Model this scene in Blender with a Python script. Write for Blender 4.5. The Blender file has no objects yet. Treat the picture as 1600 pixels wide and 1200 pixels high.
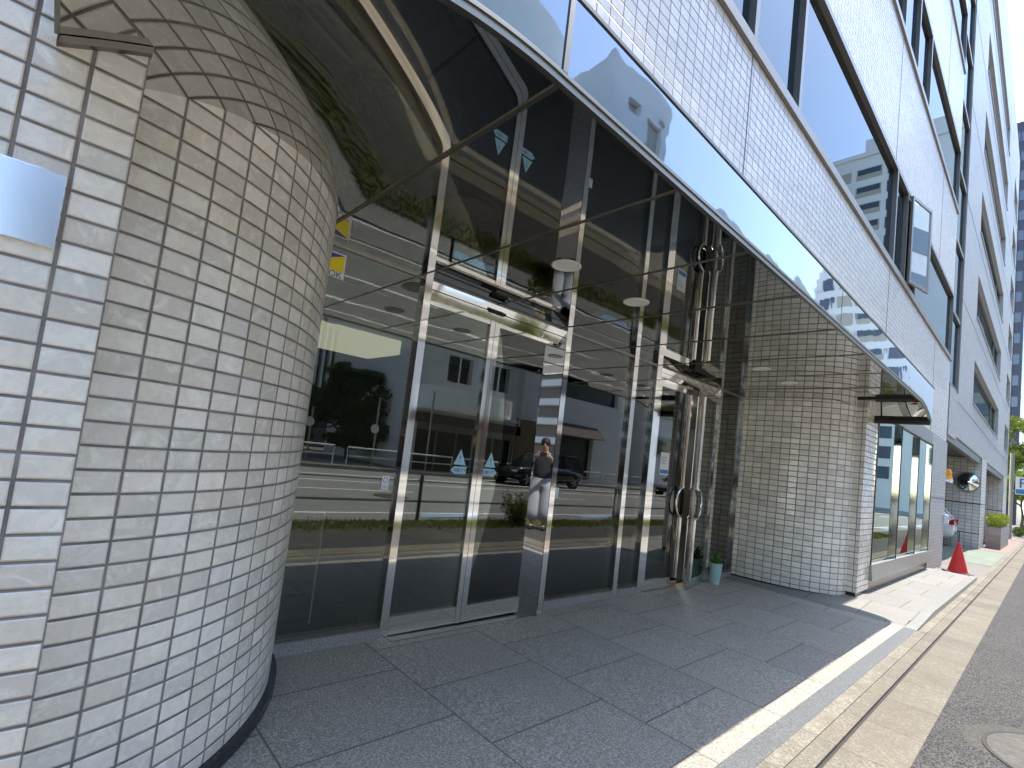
import bpy, bmesh, math, random
from mathutils import Vector, Matrix
random.seed(7)
R = math.radians
scene = bpy.context.scene
COL = scene.collection

# ------------------------------------------------------------------ camera
cam_d = bpy.data.cameras.new("camera"); cam = bpy.data.objects.new("camera", cam_d); COL.objects.link(cam)
yaw, pitch, roll = 0.741902, 0.075702, 0.116429
fw = Vector((math.sin(yaw)*math.cos(pitch), math.cos(yaw)*math.cos(pitch), math.sin(pitch)))
r0 = Vector((math.cos(yaw), -math.sin(yaw), 0)); u0 = r0.cross(fw)
rt = math.cos(roll)*r0 + math.sin(roll)*u0; up = -math.sin(roll)*r0 + math.cos(roll)*u0
cam.matrix_world = Matrix(((rt.x, up.x, -fw.x, 0), (rt.y, up.y, -fw.y, 0), (rt.z, up.z, -fw.z, 1.5), (0, 0, 0, 1)))
cam_d.sensor_fit = 'HORIZONTAL'; cam_d.sensor_width = 36.0
cam_d.lens = 36.0*776.94/1600.0
cam_d.shift_x = 0.0; cam_d.shift_y = 44.84/1600.0
cam_d.clip_start = 0.01; cam_d.clip_end = 2000
scene.camera = cam

# ------------------------------------------------------------------ world, sun, exposure
SUN = Vector((0.462, -0.034, 0.873)).normalized()
w = bpy.data.worlds.new("World"); scene.world = w; w.use_nodes = True
nt = w.node_tree; nt.nodes.clear()
sky = nt.nodes.new("ShaderNodeTexSky"); sky.sky_type = 'NISHITA'; sky.sun_disc = False
sky.sun_elevation = math.asin(SUN.z); sky.sun_rotation = math.atan2(SUN.x, SUN.y)
sky.air_density = 1.0; sky.dust_density = 0.5; sky.ozone_density = 0.6
bg = nt.nodes.new("ShaderNodeBackground"); bg.inputs[1].default_value = 0.145
wo = nt.nodes.new("ShaderNodeOutputWorld")
nt.links.new(sky.outputs[0], bg.inputs[0]); nt.links.new(bg.outputs[0], wo.inputs[0])
sd = bpy.data.lights.new("sun", 'SUN'); sd.energy = 2.0; sd.angle = R(0.5); sd.color = (1.0, 0.95, 0.87)
so = bpy.data.objects.new("sun", sd); COL.objects.link(so)
so.rotation_euler = SUN.to_track_quat('Z', 'Y').to_euler()
scene.view_settings.view_transform = 'Standard'; scene.view_settings.look = 'None'
scene.view_settings.exposure = 2.3; scene.view_settings.gamma = 1.0
scene.cycles.max_bounces = 12; scene.cycles.glossy_bounces = 8; scene.cycles.transparent_max_bounces = 16
scene.cycles.diffuse_bounces = 4; scene.cycles.sample_clamp_indirect = 6.0
scene.cycles.caustics_reflective = True; scene.cycles.caustics_refractive = False

# ------------------------------------------------------------------ node helper
class N:
    def __init__(s, name):
        s.m = bpy.data.materials.new(name); s.m.use_nodes = True
        s.t = s.m.node_tree; s.t.nodes.clear()
        s.out = s.t.nodes.new("ShaderNodeOutputMaterial")
    def n(s, typ, **kw):
        x = s.t.nodes.new("ShaderNode"+typ)
        for k, v in kw.items(): setattr(x, k, v)
        return x
    def set(s, sock, v):
        if hasattr(v, 'is_output') or isinstance(v, bpy.types.NodeSocket): s.t.links.new(v, sock)
        elif isinstance(v, (tuple, list)) and len(v) == 3 and sock.type == 'RGBA': sock.default_value = (*v, 1)
        else: sock.default_value = v
    def math(s, op, a, b=0.0, c=None):
        x = s.n("Math", operation=op); s.set(x.inputs[0], a); s.set(x.inputs[1], b)
        if c is not None: s.set(x.inputs[2], c)
        return x.outputs[0]
    def vmath(s, op, a, b):
        x = s.n("VectorMath", operation=op); s.set(x.inputs[0], a); s.set(x.inputs[1], b); return x.outputs[0]
    def mix(s, f, a, b, blend='MIX'):
        x = s.n("Mix", data_type='RGBA', blend_type=blend)
        s.set(x.inputs[0], f); s.set(x.inputs[6], a); s.set(x.inputs[7], b); return x.outputs[2]
    def ramp(s, f, p0, p1, c0=(0, 0, 0), c1=(1, 1, 1)):
        x = s.n("ValToRGB"); s.set(x.inputs[0], f)
        x.color_ramp.elements[0].position = p0; x.color_ramp.elements[1].position = p1
        x.color_ramp.elements[0].color = (*c0, 1); x.color_ramp.elements[1].color = (*c1, 1); return x.outputs[0]
    def noise(s, scale, detail=4, rough=.55, vec=None, dist=0.0):
        x = s.n("TexNoise"); x.inputs['Scale'].default_value = scale; x.inputs['Detail'].default_value = detail
        x.inputs['Roughness'].default_value = rough; x.inputs['Distortion'].default_value = dist
        s.set(x.inputs['Vector'], vec if vec is not None else s.obj()); return x.outputs['Fac']
    def obj(s): return s.n("TexCoord").outputs['Object']
    def uv(s): return s.n("TexCoord").outputs['UV']
    def bump(s, h, strength, dist, normal=None):
        x = s.n("Bump"); x.inputs['Strength'].default_value = strength; x.inputs['Distance'].default_value = dist
        s.set(x.inputs['Height'], h)
        if normal is not None: s.set(x.inputs['Normal'], normal)
        return x.outputs[0]
    def prin(s, base, rough=.5, metal=0.0, spec=.5, normal=None, emit=None, es=0.0, coat=0.0):
        x = s.n("BsdfPrincipled")
        s.set(x.inputs['Base Color'], base); s.set(x.inputs['Roughness'], rough); s.set(x.inputs['Metallic'], metal)
        x.inputs['Specular IOR Level'].default_value = spec
        if coat: x.inputs['Coat Weight'].default_value = coat; x.inputs['Coat Roughness'].default_value = .04
        if normal is not None: s.set(x.inputs['Normal'], normal)
        if emit is not None: s.set(x.inputs['Emission Color'], emit); x.inputs['Emission Strength'].default_value = es
        s.t.links.new(x.outputs[0], s.out.inputs[0]); return s.m

def plain(name, col, rough=.5, metal=0., var=.12, scale=6., spec=.5, coat=0., bump=0.):
    n = N(name); f = n.noise(scale, 5)
    c = n.mix(f, tuple(v*(1-var) for v in col), tuple(min(1, v*(1+var)) for v in col))
    nm = n.bump(n.noise(scale*6, 4), bump, .01) if bump else None
    return n.prin(c, rough, metal, spec, nm, coat=coat)

def tile(name, w_, h_, jw, jh, col, joint, rough=.16, var=.16, dirt=.25, tilt=.035, uo=0., vo=0., wav=.25, warm=(1.0, .97, .9), sheen_paint=.7):
    n = N(name); uv = n.uv()
    sx = n.n("SeparateXYZ"); n.set(sx.inputs[0], uv)
    u = n.math('DIVIDE', n.math('SUBTRACT', sx.outputs[0], uo), w_); v = n.math('DIVIDE', n.math('SUBTRACT', sx.outputs[1], vo), h_)
    iu = n.math('FLOOR', u); iv = n.math('FLOOR', v); fu = n.math('SUBTRACT', u, iu); fv = n.math('SUBTRACT', v, iv)
    eu = n.math('MULTIPLY', n.math('MINIMUM', fu, n.math('SUBTRACT', 1.0, fu)), w_)
    ev = n.math('MULTIPLY', n.math('MINIMUM', fv, n.math('SUBTRACT', 1.0, fv)), h_)
    mu = n.math('SMOOTH_MIN', n.math('SUBTRACT', eu, jw/2), n.math('SUBTRACT', ev, jh/2), 0.002)
    mask = n.n("MapRange"); n.set(mask.inputs[0], mu); mask.inputs[1].default_value = -.0008; mask.inputs[2].default_value = .0008
    mask = mask.outputs[0]
    hgt = n.n("MapRange"); n.set(hgt.inputs[0], mu); hgt.inputs[1].default_value = -.003; hgt.inputs[2].default_value = .004; hgt = hgt.outputs[0]
    idv = n.n("CombineXYZ"); n.set(idv.inputs[0], iu); n.set(idv.inputs[1], iv)
    wn = n.n("TexWhiteNoise"); n.set(wn.inputs['Vector'], idv.outputs[0])
    wn2 = n.n("TexWhiteNoise"); n.set(wn2.inputs['Vector'], n.vmath('ADD', idv.outputs[0], (17.3, 5.1, 2.)))
    a = tuple(c*(1-var) for c in col); b = tuple(min(1, c*(1+var)) for c in col)
    c = n.mix(wn.outputs['Value'], a, b)
    c = n.mix(n.math('MULTIPLY', wn2.outputs['Value'], .6), c, warm, 'MULTIPLY')
    vec3 = n.n("CombineXYZ"); n.set(vec3.inputs[0], sx.outputs[0]); n.set(vec3.inputs[1], sx.outputs[1]); n.set(vec3.inputs[2], wn.outputs['Value'])
    mott = n.noise(28, 6, .65, vec3.outputs[0], .8)
    c = n.mix(n.math('MULTIPLY', n.ramp(mott, .42, .75), dirt), c, tuple(x*.62 for x in col))
    spots = n.ramp(n.noise(150, 3, .6, vec3.outputs[0]), .66, .72)
    c = n.mix(n.math('MULTIPLY', spots, .35), c, tuple(x*.35 for x in col))
    stain = n.ramp(n.noise(1.3, 5, .6, n.vmath('MULTIPLY', uv, (1.6, .35, 1.))), .35, .75)
    c = n.mix(n.math('MULTIPLY', stain, .22), c, tuple(x*.7 for x in col))
    cl = n.ramp(n.noise(9, 6, .7, vec3.outputs[0], 1.5), .5, .68)
    c = n.mix(n.math('MULTIPLY', cl, sheen_paint), c, tuple(min(1, x*1.22) for x in col))  # pale streaks painted into the colour as sheen on the glaze
    run = n.ramp(n.noise(2.2, 5, .65, n.vmath('MULTIPLY', uv, (5.5, .5, 1.)), .6), .55, .8)
    c = n.mix(n.math('MULTIPLY', run, .28), c, tuple(x*.66 for x in col))
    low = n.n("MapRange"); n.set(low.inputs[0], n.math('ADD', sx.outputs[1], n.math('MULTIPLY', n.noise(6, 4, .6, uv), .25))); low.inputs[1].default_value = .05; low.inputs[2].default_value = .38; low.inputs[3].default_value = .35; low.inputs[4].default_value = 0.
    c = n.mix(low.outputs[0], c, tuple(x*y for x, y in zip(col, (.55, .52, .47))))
    jn = n.noise(60, 4, .6, uv)
    jc = n.mix(n.ramp(n.noise(7, 4, .65, uv), .35, .65), n.mix(jn, tuple(x*.5 for x in joint), tuple(x*1.1 for x in joint)), tuple(x*1.5 for x in joint))
    base = n.mix(mask, jc, c)
    rg = n.mix(mask, (.9, .9, .9), n.mix(n.ramp(mott, .3, .8), (rough*.7,)*3, (rough*2.2,)*3))
    # every tile sits at a slightly different angle, with wavy glaze
    tl = n.vmath('SUBTRACT', wn2.outputs['Color'], (.5, .5, .5)); tl = n.vmath('SCALE', tl, (0, 0, 0))
    tl.node.inputs['Scale'].default_value = tilt*2
    geo = n.n("NewGeometry").outputs['Normal']
    nn = n.n("VectorMath", operation='NORMALIZE'); n.set(nn.inputs[0], n.vmath('ADD', geo, tl))
    wv = n.noise(22, 3, .5, vec3.outputs[0])
    b1 = n.bump(wv, wav, .004, nn.outputs[0]); b2 = n.bump(hgt, .8, .006, b1)
    return n.prin(base, rg, 0, .85, b2)

def granite(name, col, slab=None, joint=(.05, .05, .05), rough=.55, var=.5, stain=.3):
    n = N(name); o = n.obj()
    f1 = n.noise(95, 3, .8, o); f2 = n.noise(55, 5, .75, o); f3 = n.noise(2.2, 6, .6, o)
    c = n.mix(n.ramp(f1, .42, .58), tuple(x*(1-var) for x in col), tuple(min(1, x*(1+var*.6)) for x in col))
    c = n.mix(n.ramp(f2, .52, .6), c, tuple(x*.6 for x in col))
    c = n.mix(n.math('MULTIPLY', n.ramp(f3, .4, .72), stain), c, tuple(x*.62 for x in col))
    gum = n.n('TexVoronoi'); gum.inputs['Scale'].default_value = 2.3; n.set(gum.inputs['Vector'], n.vmath('ADD', o, (.3, .7, 0)))
    c = n.mix(n.math('MULTIPLY', n.math('LESS_THAN', gum.outputs['Distance'], .045), .45), c, (.06, .06, .055))
    nm = None
    if slab:
        br = n.n("TexBrick"); mp = n.n("Mapping"); n.set(mp.inputs[0], o); mp.inputs['Rotation'].default_value = (0, 0, R(90)); mp.inputs['Location'].default_value = slab[3]
        n.set(br.inputs['Vector'], mp.outputs[0]); br.offset = .5; br.squash = 1
        br.inputs['Scale'].default_value = 1; br.inputs['Brick Width'].default_value = slab[0]; br.inputs['Row Height'].default_value = slab[1]
        br.inputs['Mortar Size'].default_value = slab[2]; br.inputs['Mortar Smooth'].default_value = .1
        n.set(br.inputs['Color1'], (.90, .90, .91)); n.set(br.inputs['Color2'], (1.06, 1.05, 1.02)); n.set(br.inputs['Mortar'], (1, 1, 1))
        c = n.mix(1.0, c, br.outputs['Color'], 'MULTIPLY')
        c = n.mix(br.outputs['Fac'], c, joint)
        nm = n.bump(n.math('MULTIPLY', br.outputs['Fac'], -1.0), .5, .004)
    nm = n.bump(f1, .12, .002, nm) if nm is not None else n.bump(f1, .12, .002)
    return n.prin(c, rough, 0, .4, nm)

def rough_ground(name, col, s1=90, var=.45, contrast=(.35, .65), stain=.35, bump=.6, patch=None, rough=.9, s2=1.1, jl=0, jw=.006):
    n = N(name); o = n.obj()
    v = n.n("TexVoronoi"); v.inputs['Scale'].default_value = s1; n.set(v.inputs['Vector'], o)
    f = n.noise(s1*1.7, 4, .7, o); g = n.noise(s2, 6, .62, o)
    c = n.mix(n.ramp(f, *contrast), tuple(x*(1-var) for x in col), tuple(x*(1+var) for x in col))
    c = n.mix(n.math('MULTIPLY', n.ramp(v.outputs['Color'], .55, .95), .45), c, tuple(min(1, x*2.1) for x in col))
    c = n.mix(n.math('MULTIPLY', n.ramp(g, .4, .7), stain), c, patch or tuple(x*.55 for x in col))
    if jl:
        sx = n.n("SeparateXYZ"); n.set(sx.inputs[0], o)
        wob = n.math('MULTIPLY', n.math('SUBTRACT', n.noise(9, 3), .5), .012)
        fr = n.math('FRACT', n.math('DIVIDE', n.math('ADD', sx.outputs[0], wob), jl))
        ln_ = n.math('LESS_THAN', fr, jw/jl)
        c = n.mix(n.math('MULTIPLY', ln_, .8), c, (.05, .04, .03))
        idn = n.n("TexWhiteNoise", noise_dimensions='1D'); n.set(idn.inputs['W'], n.math('FLOOR', n.math('DIVIDE', sx.outputs[0], jl)))
        c = n.mix(.35, c, n.mix(idn.outputs['Value'], (.55, .55, .55), (1.15, 1.12, 1.05)), 'MULTIPLY')
    return n.prin(c, rough, 0, .3, n.bump(v.outputs['Distance'], bump, .006))

def mirror(name, col, rough, s=1.2, strength=.1, dist=.02, stretch=(1, 1, 1), s2=None):
    n = N(name); mp = n.vmath('MULTIPLY', n.obj(), stretch)
    h = n.noise(s, 2, .4, mp)
    nm = n.bump(h, strength, dist)
    if s2: nm = n.bump(n.noise(s2, 2, .4, mp), strength*.6, dist*.4, nm)
    sc = n.noise(3., 5, .6)
    c = n.mix(n.math('MULTIPLY', n.ramp(sc, .4, .75), .25), col, tuple(x*.8 for x in col))
    return n.prin(c, rough, 1.0, .5, nm)

def glass(name, tint, refl, rcol=(1, 1, 1), s=.8, strength=.03, dist=.02, ior=1.5, tstr=(1, 1, 1)):
    n = N(name)
    nm = n.bump(n.noise(s, 2, .4, n.vmath('MULTIPLY', n.obj(), tstr)), strength, dist)
    tr = n.n("BsdfTransparent"); n.set(tr.inputs[0], tint)
    gl = n.n("BsdfGlossy"); n.set(gl.inputs[0], rcol); gl.inputs['Roughness'].default_value = 0.0; n.set(gl.inputs['Normal'], nm)
    fr = n.n("Fresnel"); fr.inputs[0].default_value = ior; n.set(fr.inputs[1], nm)
    f = n.math('MINIMUM', n.math('ADD', n.math('MULTIPLY', fr.outputs[0], 1.0), refl), 1.0)
    mx = n.n("MixShader"); n.set(mx.inputs[0], f); n.t.links.new(tr.outputs[0], mx.inputs[1]); n.t.links.new(gl.outputs[0], mx.inputs[2])
    n.t.links.new(mx.outputs[0], n.out.inputs[0]); return n.m

def emit(name, col, s):
    n = N(name); e = n.n("Emission"); n.set(e.inputs[0], col); e.inputs[1].default_value = s
    n.t.links.new(e.outputs[0], n.out.inputs[0]); return n.m

def leaf_mat(name, a, b):
    n = N(name); rnd = n.n("NewGeometry").outputs['Random Per Island']
    c = n.mix(rnd, a, b)
    x = n.n("BsdfPrincipled"); n.set(x.inputs['Base Color'], c); x.inputs['Roughness'].default_value = .5; x.inputs['Specular IOR Level'].default_value = .3
    t = n.n("BsdfTranslucent"); n.set(t.inputs[0], n.mix(.5, c, (.25, .3, .02)))
    m = n.n("MixShader"); m.inputs[0].default_value = .3
    n.t.links.new(x.outputs[0], m.inputs[1]); n.t.links.new(t.outputs[0], m.inputs[2]); n.t.links.new(m.outputs[0], n.out.inputs[0]); return n.m

M = {}
TJ = (.20, .172, .148)
TC = (.86, .79, .67)
M['tile_pil'] = tile('pilaster tile', .116, .0700, .0100, .0085, TC, TJ, uo=.069-.116*8+.001, vo=.02, wav=.5, dirt=.4)
M['tile_col'] = tile('column tile', .128, .0758, .0085, .0085, TC, TJ, uo=.035, vo=.0, wav=.5, dirt=.4, warm=(1.0, .95, .86))
M['tile_rc'] = tile('far column tile', .122, .080, .009, .010, (.84, .78, .67), TJ, warm=(1.0, .96, .88), tilt=.05)
M['tile_fac'] = tile('facade tile', .1195, .0765, .0055, .0055, (.62, .585, .54), (.16, .13, .12), var=.1, dirt=.12, tilt=.02, wav=.12, rough=.26)
M['tile_annex'] = tile('annex tile', .1195, .0765, .006, .006, (.38, .37, .355), (.19, .17, .16), var=.1, dirt=.15, tilt=.02, rough=.3)
M['tile_gar'] = tile('garage tile', .2, .13, .013, .012, (.66, .63, .57), (.16, .14, .12), var=.12, dirt=.2, tilt=.02, rough=.3)
M['granite'] = granite('forecourt granite', (.40, .355, .285), (.62, .91, .005, (0.0, .9, 0)), joint=(.11, .10, .085), var=.6)
M['granite_l'] = granite('pale platform stone', (.25, .232, .20), (.6, .8, .005, (0.1, .3, 0)), var=.25)
M['granite_d'] = granite('dark granite kerb', (.125, .13, .13), None, rough=.5)
M['granite_s'] = granite('stone sill', (.32, .30, .265), None, rough=.35, var=.3)
M['plinth'] = granite('black plinth', (.03, .03, .032), None, rough=.25)
M['kerb'] = rough_ground('yellowed kerb concrete', (.225, .203, .16), 60, .4, stain=.6, patch=(.13, .11, .08), s2=4., jl=.6)
M['apron'] = rough_ground('gutter concrete', (.185, .164, .127), 70, .38, stain=.55, patch=(.13, .11, .085), bump=.35, s2=2.2, jl=.6)
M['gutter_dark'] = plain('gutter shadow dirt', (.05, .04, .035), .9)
M['asphalt'] = rough_ground('worn asphalt', (.068, .063, .058), 60, 1.0, contrast=(.44, .58), stain=.4, patch=(.04, .038, .036), s2=1.6)
M['road'] = rough_ground('road asphalt', (.22, .213, .20), 40, .4, stain=.3)
M['ground'] = rough_ground('ground', (.12, .118, .11), 20, .4)
M['soil'] = rough_ground('soil', (.085, .078, .062), 30, .5)
M['white_paint'] = plain('worn white paint', (.80, .79, .76), .7, var=.2, scale=9)
M['blue_paint'] = plain('blue lane paint', (.25, .38, .52), .7, var=.15, scale=7)
M['green_paint'] = plain('faded green paint', (.16, .19, .14), .8, var=.5, scale=3)
M['red_brick'] = plain('red paving', (.22, .15, .12), .8, var=.3, scale=8)
M['concrete'] = rough_ground('driveway concrete', (.19, .175, .155), 40, .25, bump=.2)
M['steel'] = mirror('polished stainless', (.80, .77, .72), .06, 3.5, .10, .006, (1, 1, .35))
M['steel_b'] = mirror('brushed stainless', (.26, .238, .198), .34, 2, .05, .005)
M['steel_r'] = plain('satin chrome rod', (.85, .83, .78), .12, 1.0, var=.03)
M['soffit'] = mirror('mirror soffit', (.56, .555, .53), .012, 1.1, .25, .012, (.8, .8, 1))
M['fascia'] = mirror('mirror fascia', (.225, .25, .275), .02, .9, .26, .022, (1, 1, 1.6), 2.6)
M['dark_metal'] = plain('dark bronze', (.045, .04, .036), .35, .6)
M['alu'] = plain('grey aluminium', (.30, .28, .25), .35, .8, spec=.5)
M['alu_d'] = plain('bronze aluminium', (.17, .155, .135), .35, .6)
M['sill_m'] = plain('sill flashing', (.24, .21, .175), .4, .6)
M['black'] = plain('black rubber', (.015, .015, .016), .6)
M['glass_lobby'] = glass('lobby glass', (.66, .69, .66), .065, (.95, .97, .92), .7, .035, .02)
M['glass_door'] = M['glass_lobby']
M['glass_win'] = glass('office window glass', (.22, .27, .28), .34, (.30, .34, .37), .35, .012, .02)
M['glass_disp'] = glass('display glass', (.62, .72, .68), .2, (.68, .76, .71), .6, .05, .02)
M['glass_far'] = plain('far window glass', (.05, .07, .09), .08, 0, spec=.8)
M['white'] = plain('white enamel', (.75, .75, .73), .4, var=.05)
M['cream'] = plain('downlight enamel', (.80, .76, .66), .5, var=.04)
M['lamp_w'] = emit('lamp diffuser', (1, .95, .82), 6.0)
M['cove'] = emit('cove lamp', (1.0, .93, .68), .17)
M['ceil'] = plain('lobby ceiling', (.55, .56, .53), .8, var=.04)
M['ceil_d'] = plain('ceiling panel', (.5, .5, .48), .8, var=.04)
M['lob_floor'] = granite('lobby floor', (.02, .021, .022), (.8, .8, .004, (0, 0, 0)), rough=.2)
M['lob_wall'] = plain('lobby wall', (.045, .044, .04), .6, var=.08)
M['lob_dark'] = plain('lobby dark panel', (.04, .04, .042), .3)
M['wood'] = plain('walnut panel', (.20, .12, .06), .4, var=.3, scale=4)
M['mint'] = plain('mint planter', (.40, .58, .53), .5, var=.05)
M['leaf_in'] = leaf_mat('indoor leaf', (.03, .12, .02), (.10, .25, .05))
M['leaf_dark'] = leaf_mat('dark leaf', (.018, .035, .012), (.05, .085, .025))
M['leaf_lime'] = leaf_mat('lime leaf', (.14, .19, .02), (.34, .38, .05))
M['leaf_mid'] = leaf_mat('street leaf', (.07, .11, .015), (.26, .30, .05))
M['grass'] = leaf_mat('weed leaf', (.07, .085, .02), (.21, .21, .06))
M['bark'] = plain('bark', (.09, .07, .05), .9, var=.3, bump=.5)
M['wall_white'] = plain('white render', (.85, .85, .83), .8, var=.08, scale=1.2)
M['wall_grey'] = plain('grey render', (.66, .66, .64), .8, var=.1, scale=1.2)
M['wall_cream'] = plain('cream render', (.50, .46, .38), .8, var=.1, scale=1.2)
M['wall_och'] = plain('ochre tile', (.22, .17, .09), .6, var=.15)
M['shop_dark'] = plain('shopfront shade', (.02, .02, .02), .4)
M['maroon'] = plain('brown awning', (.11, .075, .068), .7)
M['fin'] = plain('white fin', (.70, .72, .72), .6, var=.04)
M['tower_dark'] = plain('dark tower cladding', (.035, .035, .06), .4, var=.2)
M['tower_win'] = plain('tower window', (.08, .10, .14), .15, spec=.7)
M['rail'] = plain('brown rail paint', (.10, .085, .07), .5)
M['rail_w'] = plain('white rail paint', (.68, .68, .66), .4, var=.06)
M['cone_red'] = plain('cone red', (.66, .028, .022), .55, var=.3, scale=14)
M['orange'] = plain('beacon amber', (.95, .35, .02), .25, var=.1)
M['car_black'] = plain('black car paint', (.012, .016, .018), .12, .3, coat=1.)
M['car_white'] = plain('white car paint', (.70, .71, .72), .25, coat=1., var=.03)
M['car_silver'] = plain('silver car paint', (.45, .46, .47), .25, .4, coat=1.)
M['car_glass'] = plain('car glass', (.012, .015, .018), .04, spec=.8)
M['tyre'] = plain('tyre', (.018, .018, .019), .85)
M['rim'] = plain('alloy rim', (.55, .55, .56), .3, .9)
M['tail_red'] = plain('tail lamp', (.5, .02, .02), .15)
M['head_w'] = plain('head lamp', (.75, .78, .8), .1)
M['iron'] = rough_ground('cast iron cover', (.075, .063, .05), 25, .3, bump=.5, rough=.6)
M['iron_d'] = plain('cover groove', (.035, .028, .028), .8)
M['mh_conc'] = rough_ground('cover surround', (.078, .072, .06), 60, .4)
M['sky_plaque'] = mirror('satin plaque', (.88, .90, .94), .18, 2., .05, .004)
M['st_white'] = plain('sticker white', (.80, .80, .78), .4, var=.02)
M['st_blue'] = plain('sticker indigo', (.07, .07, .32), .4, var=.02)
M['st_yel'] = plain('sticker yellow', (.95, .74, .02), .4, var=.02)
M['st_cyan'] = plain('sticker pale blue', (.38, .62, .70), .4, var=.03)
M['st_navy'] = plain('sticker navy', (.04, .12, .22), .4, var=.02)
M['st_pblue'] = plain('poster blue', (.03, .20, .45), .4, var=.1)
M['st_red'] = plain('sticker red', (.6, .05, .05), .4, var=.02)
M['st_grey'] = plain('print grey', (.35, .36, .36), .5, var=.02)
M['skin'] = plain('skin', (.55, .36, .27), .5, var=.06)
M['jacket'] = plain('dark jacket', (.025, .028, .035), .8, var=.2)
M['cuff'] = plain('white cuff', (.65, .68, .74), .7)
M['trousers'] = plain('pale denim', (.42, .46, .52), .8, var=.15, scale=5)
M['hair'] = plain('black hair', (.02, .015, .012), .5)

# ------------------------------------------------------------------ mesh helpers
BASE = {}
def wloc(o): return BASE.get(o.name, Vector((0, 0, 0))) if o else Vector((0, 0, 0))

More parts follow.
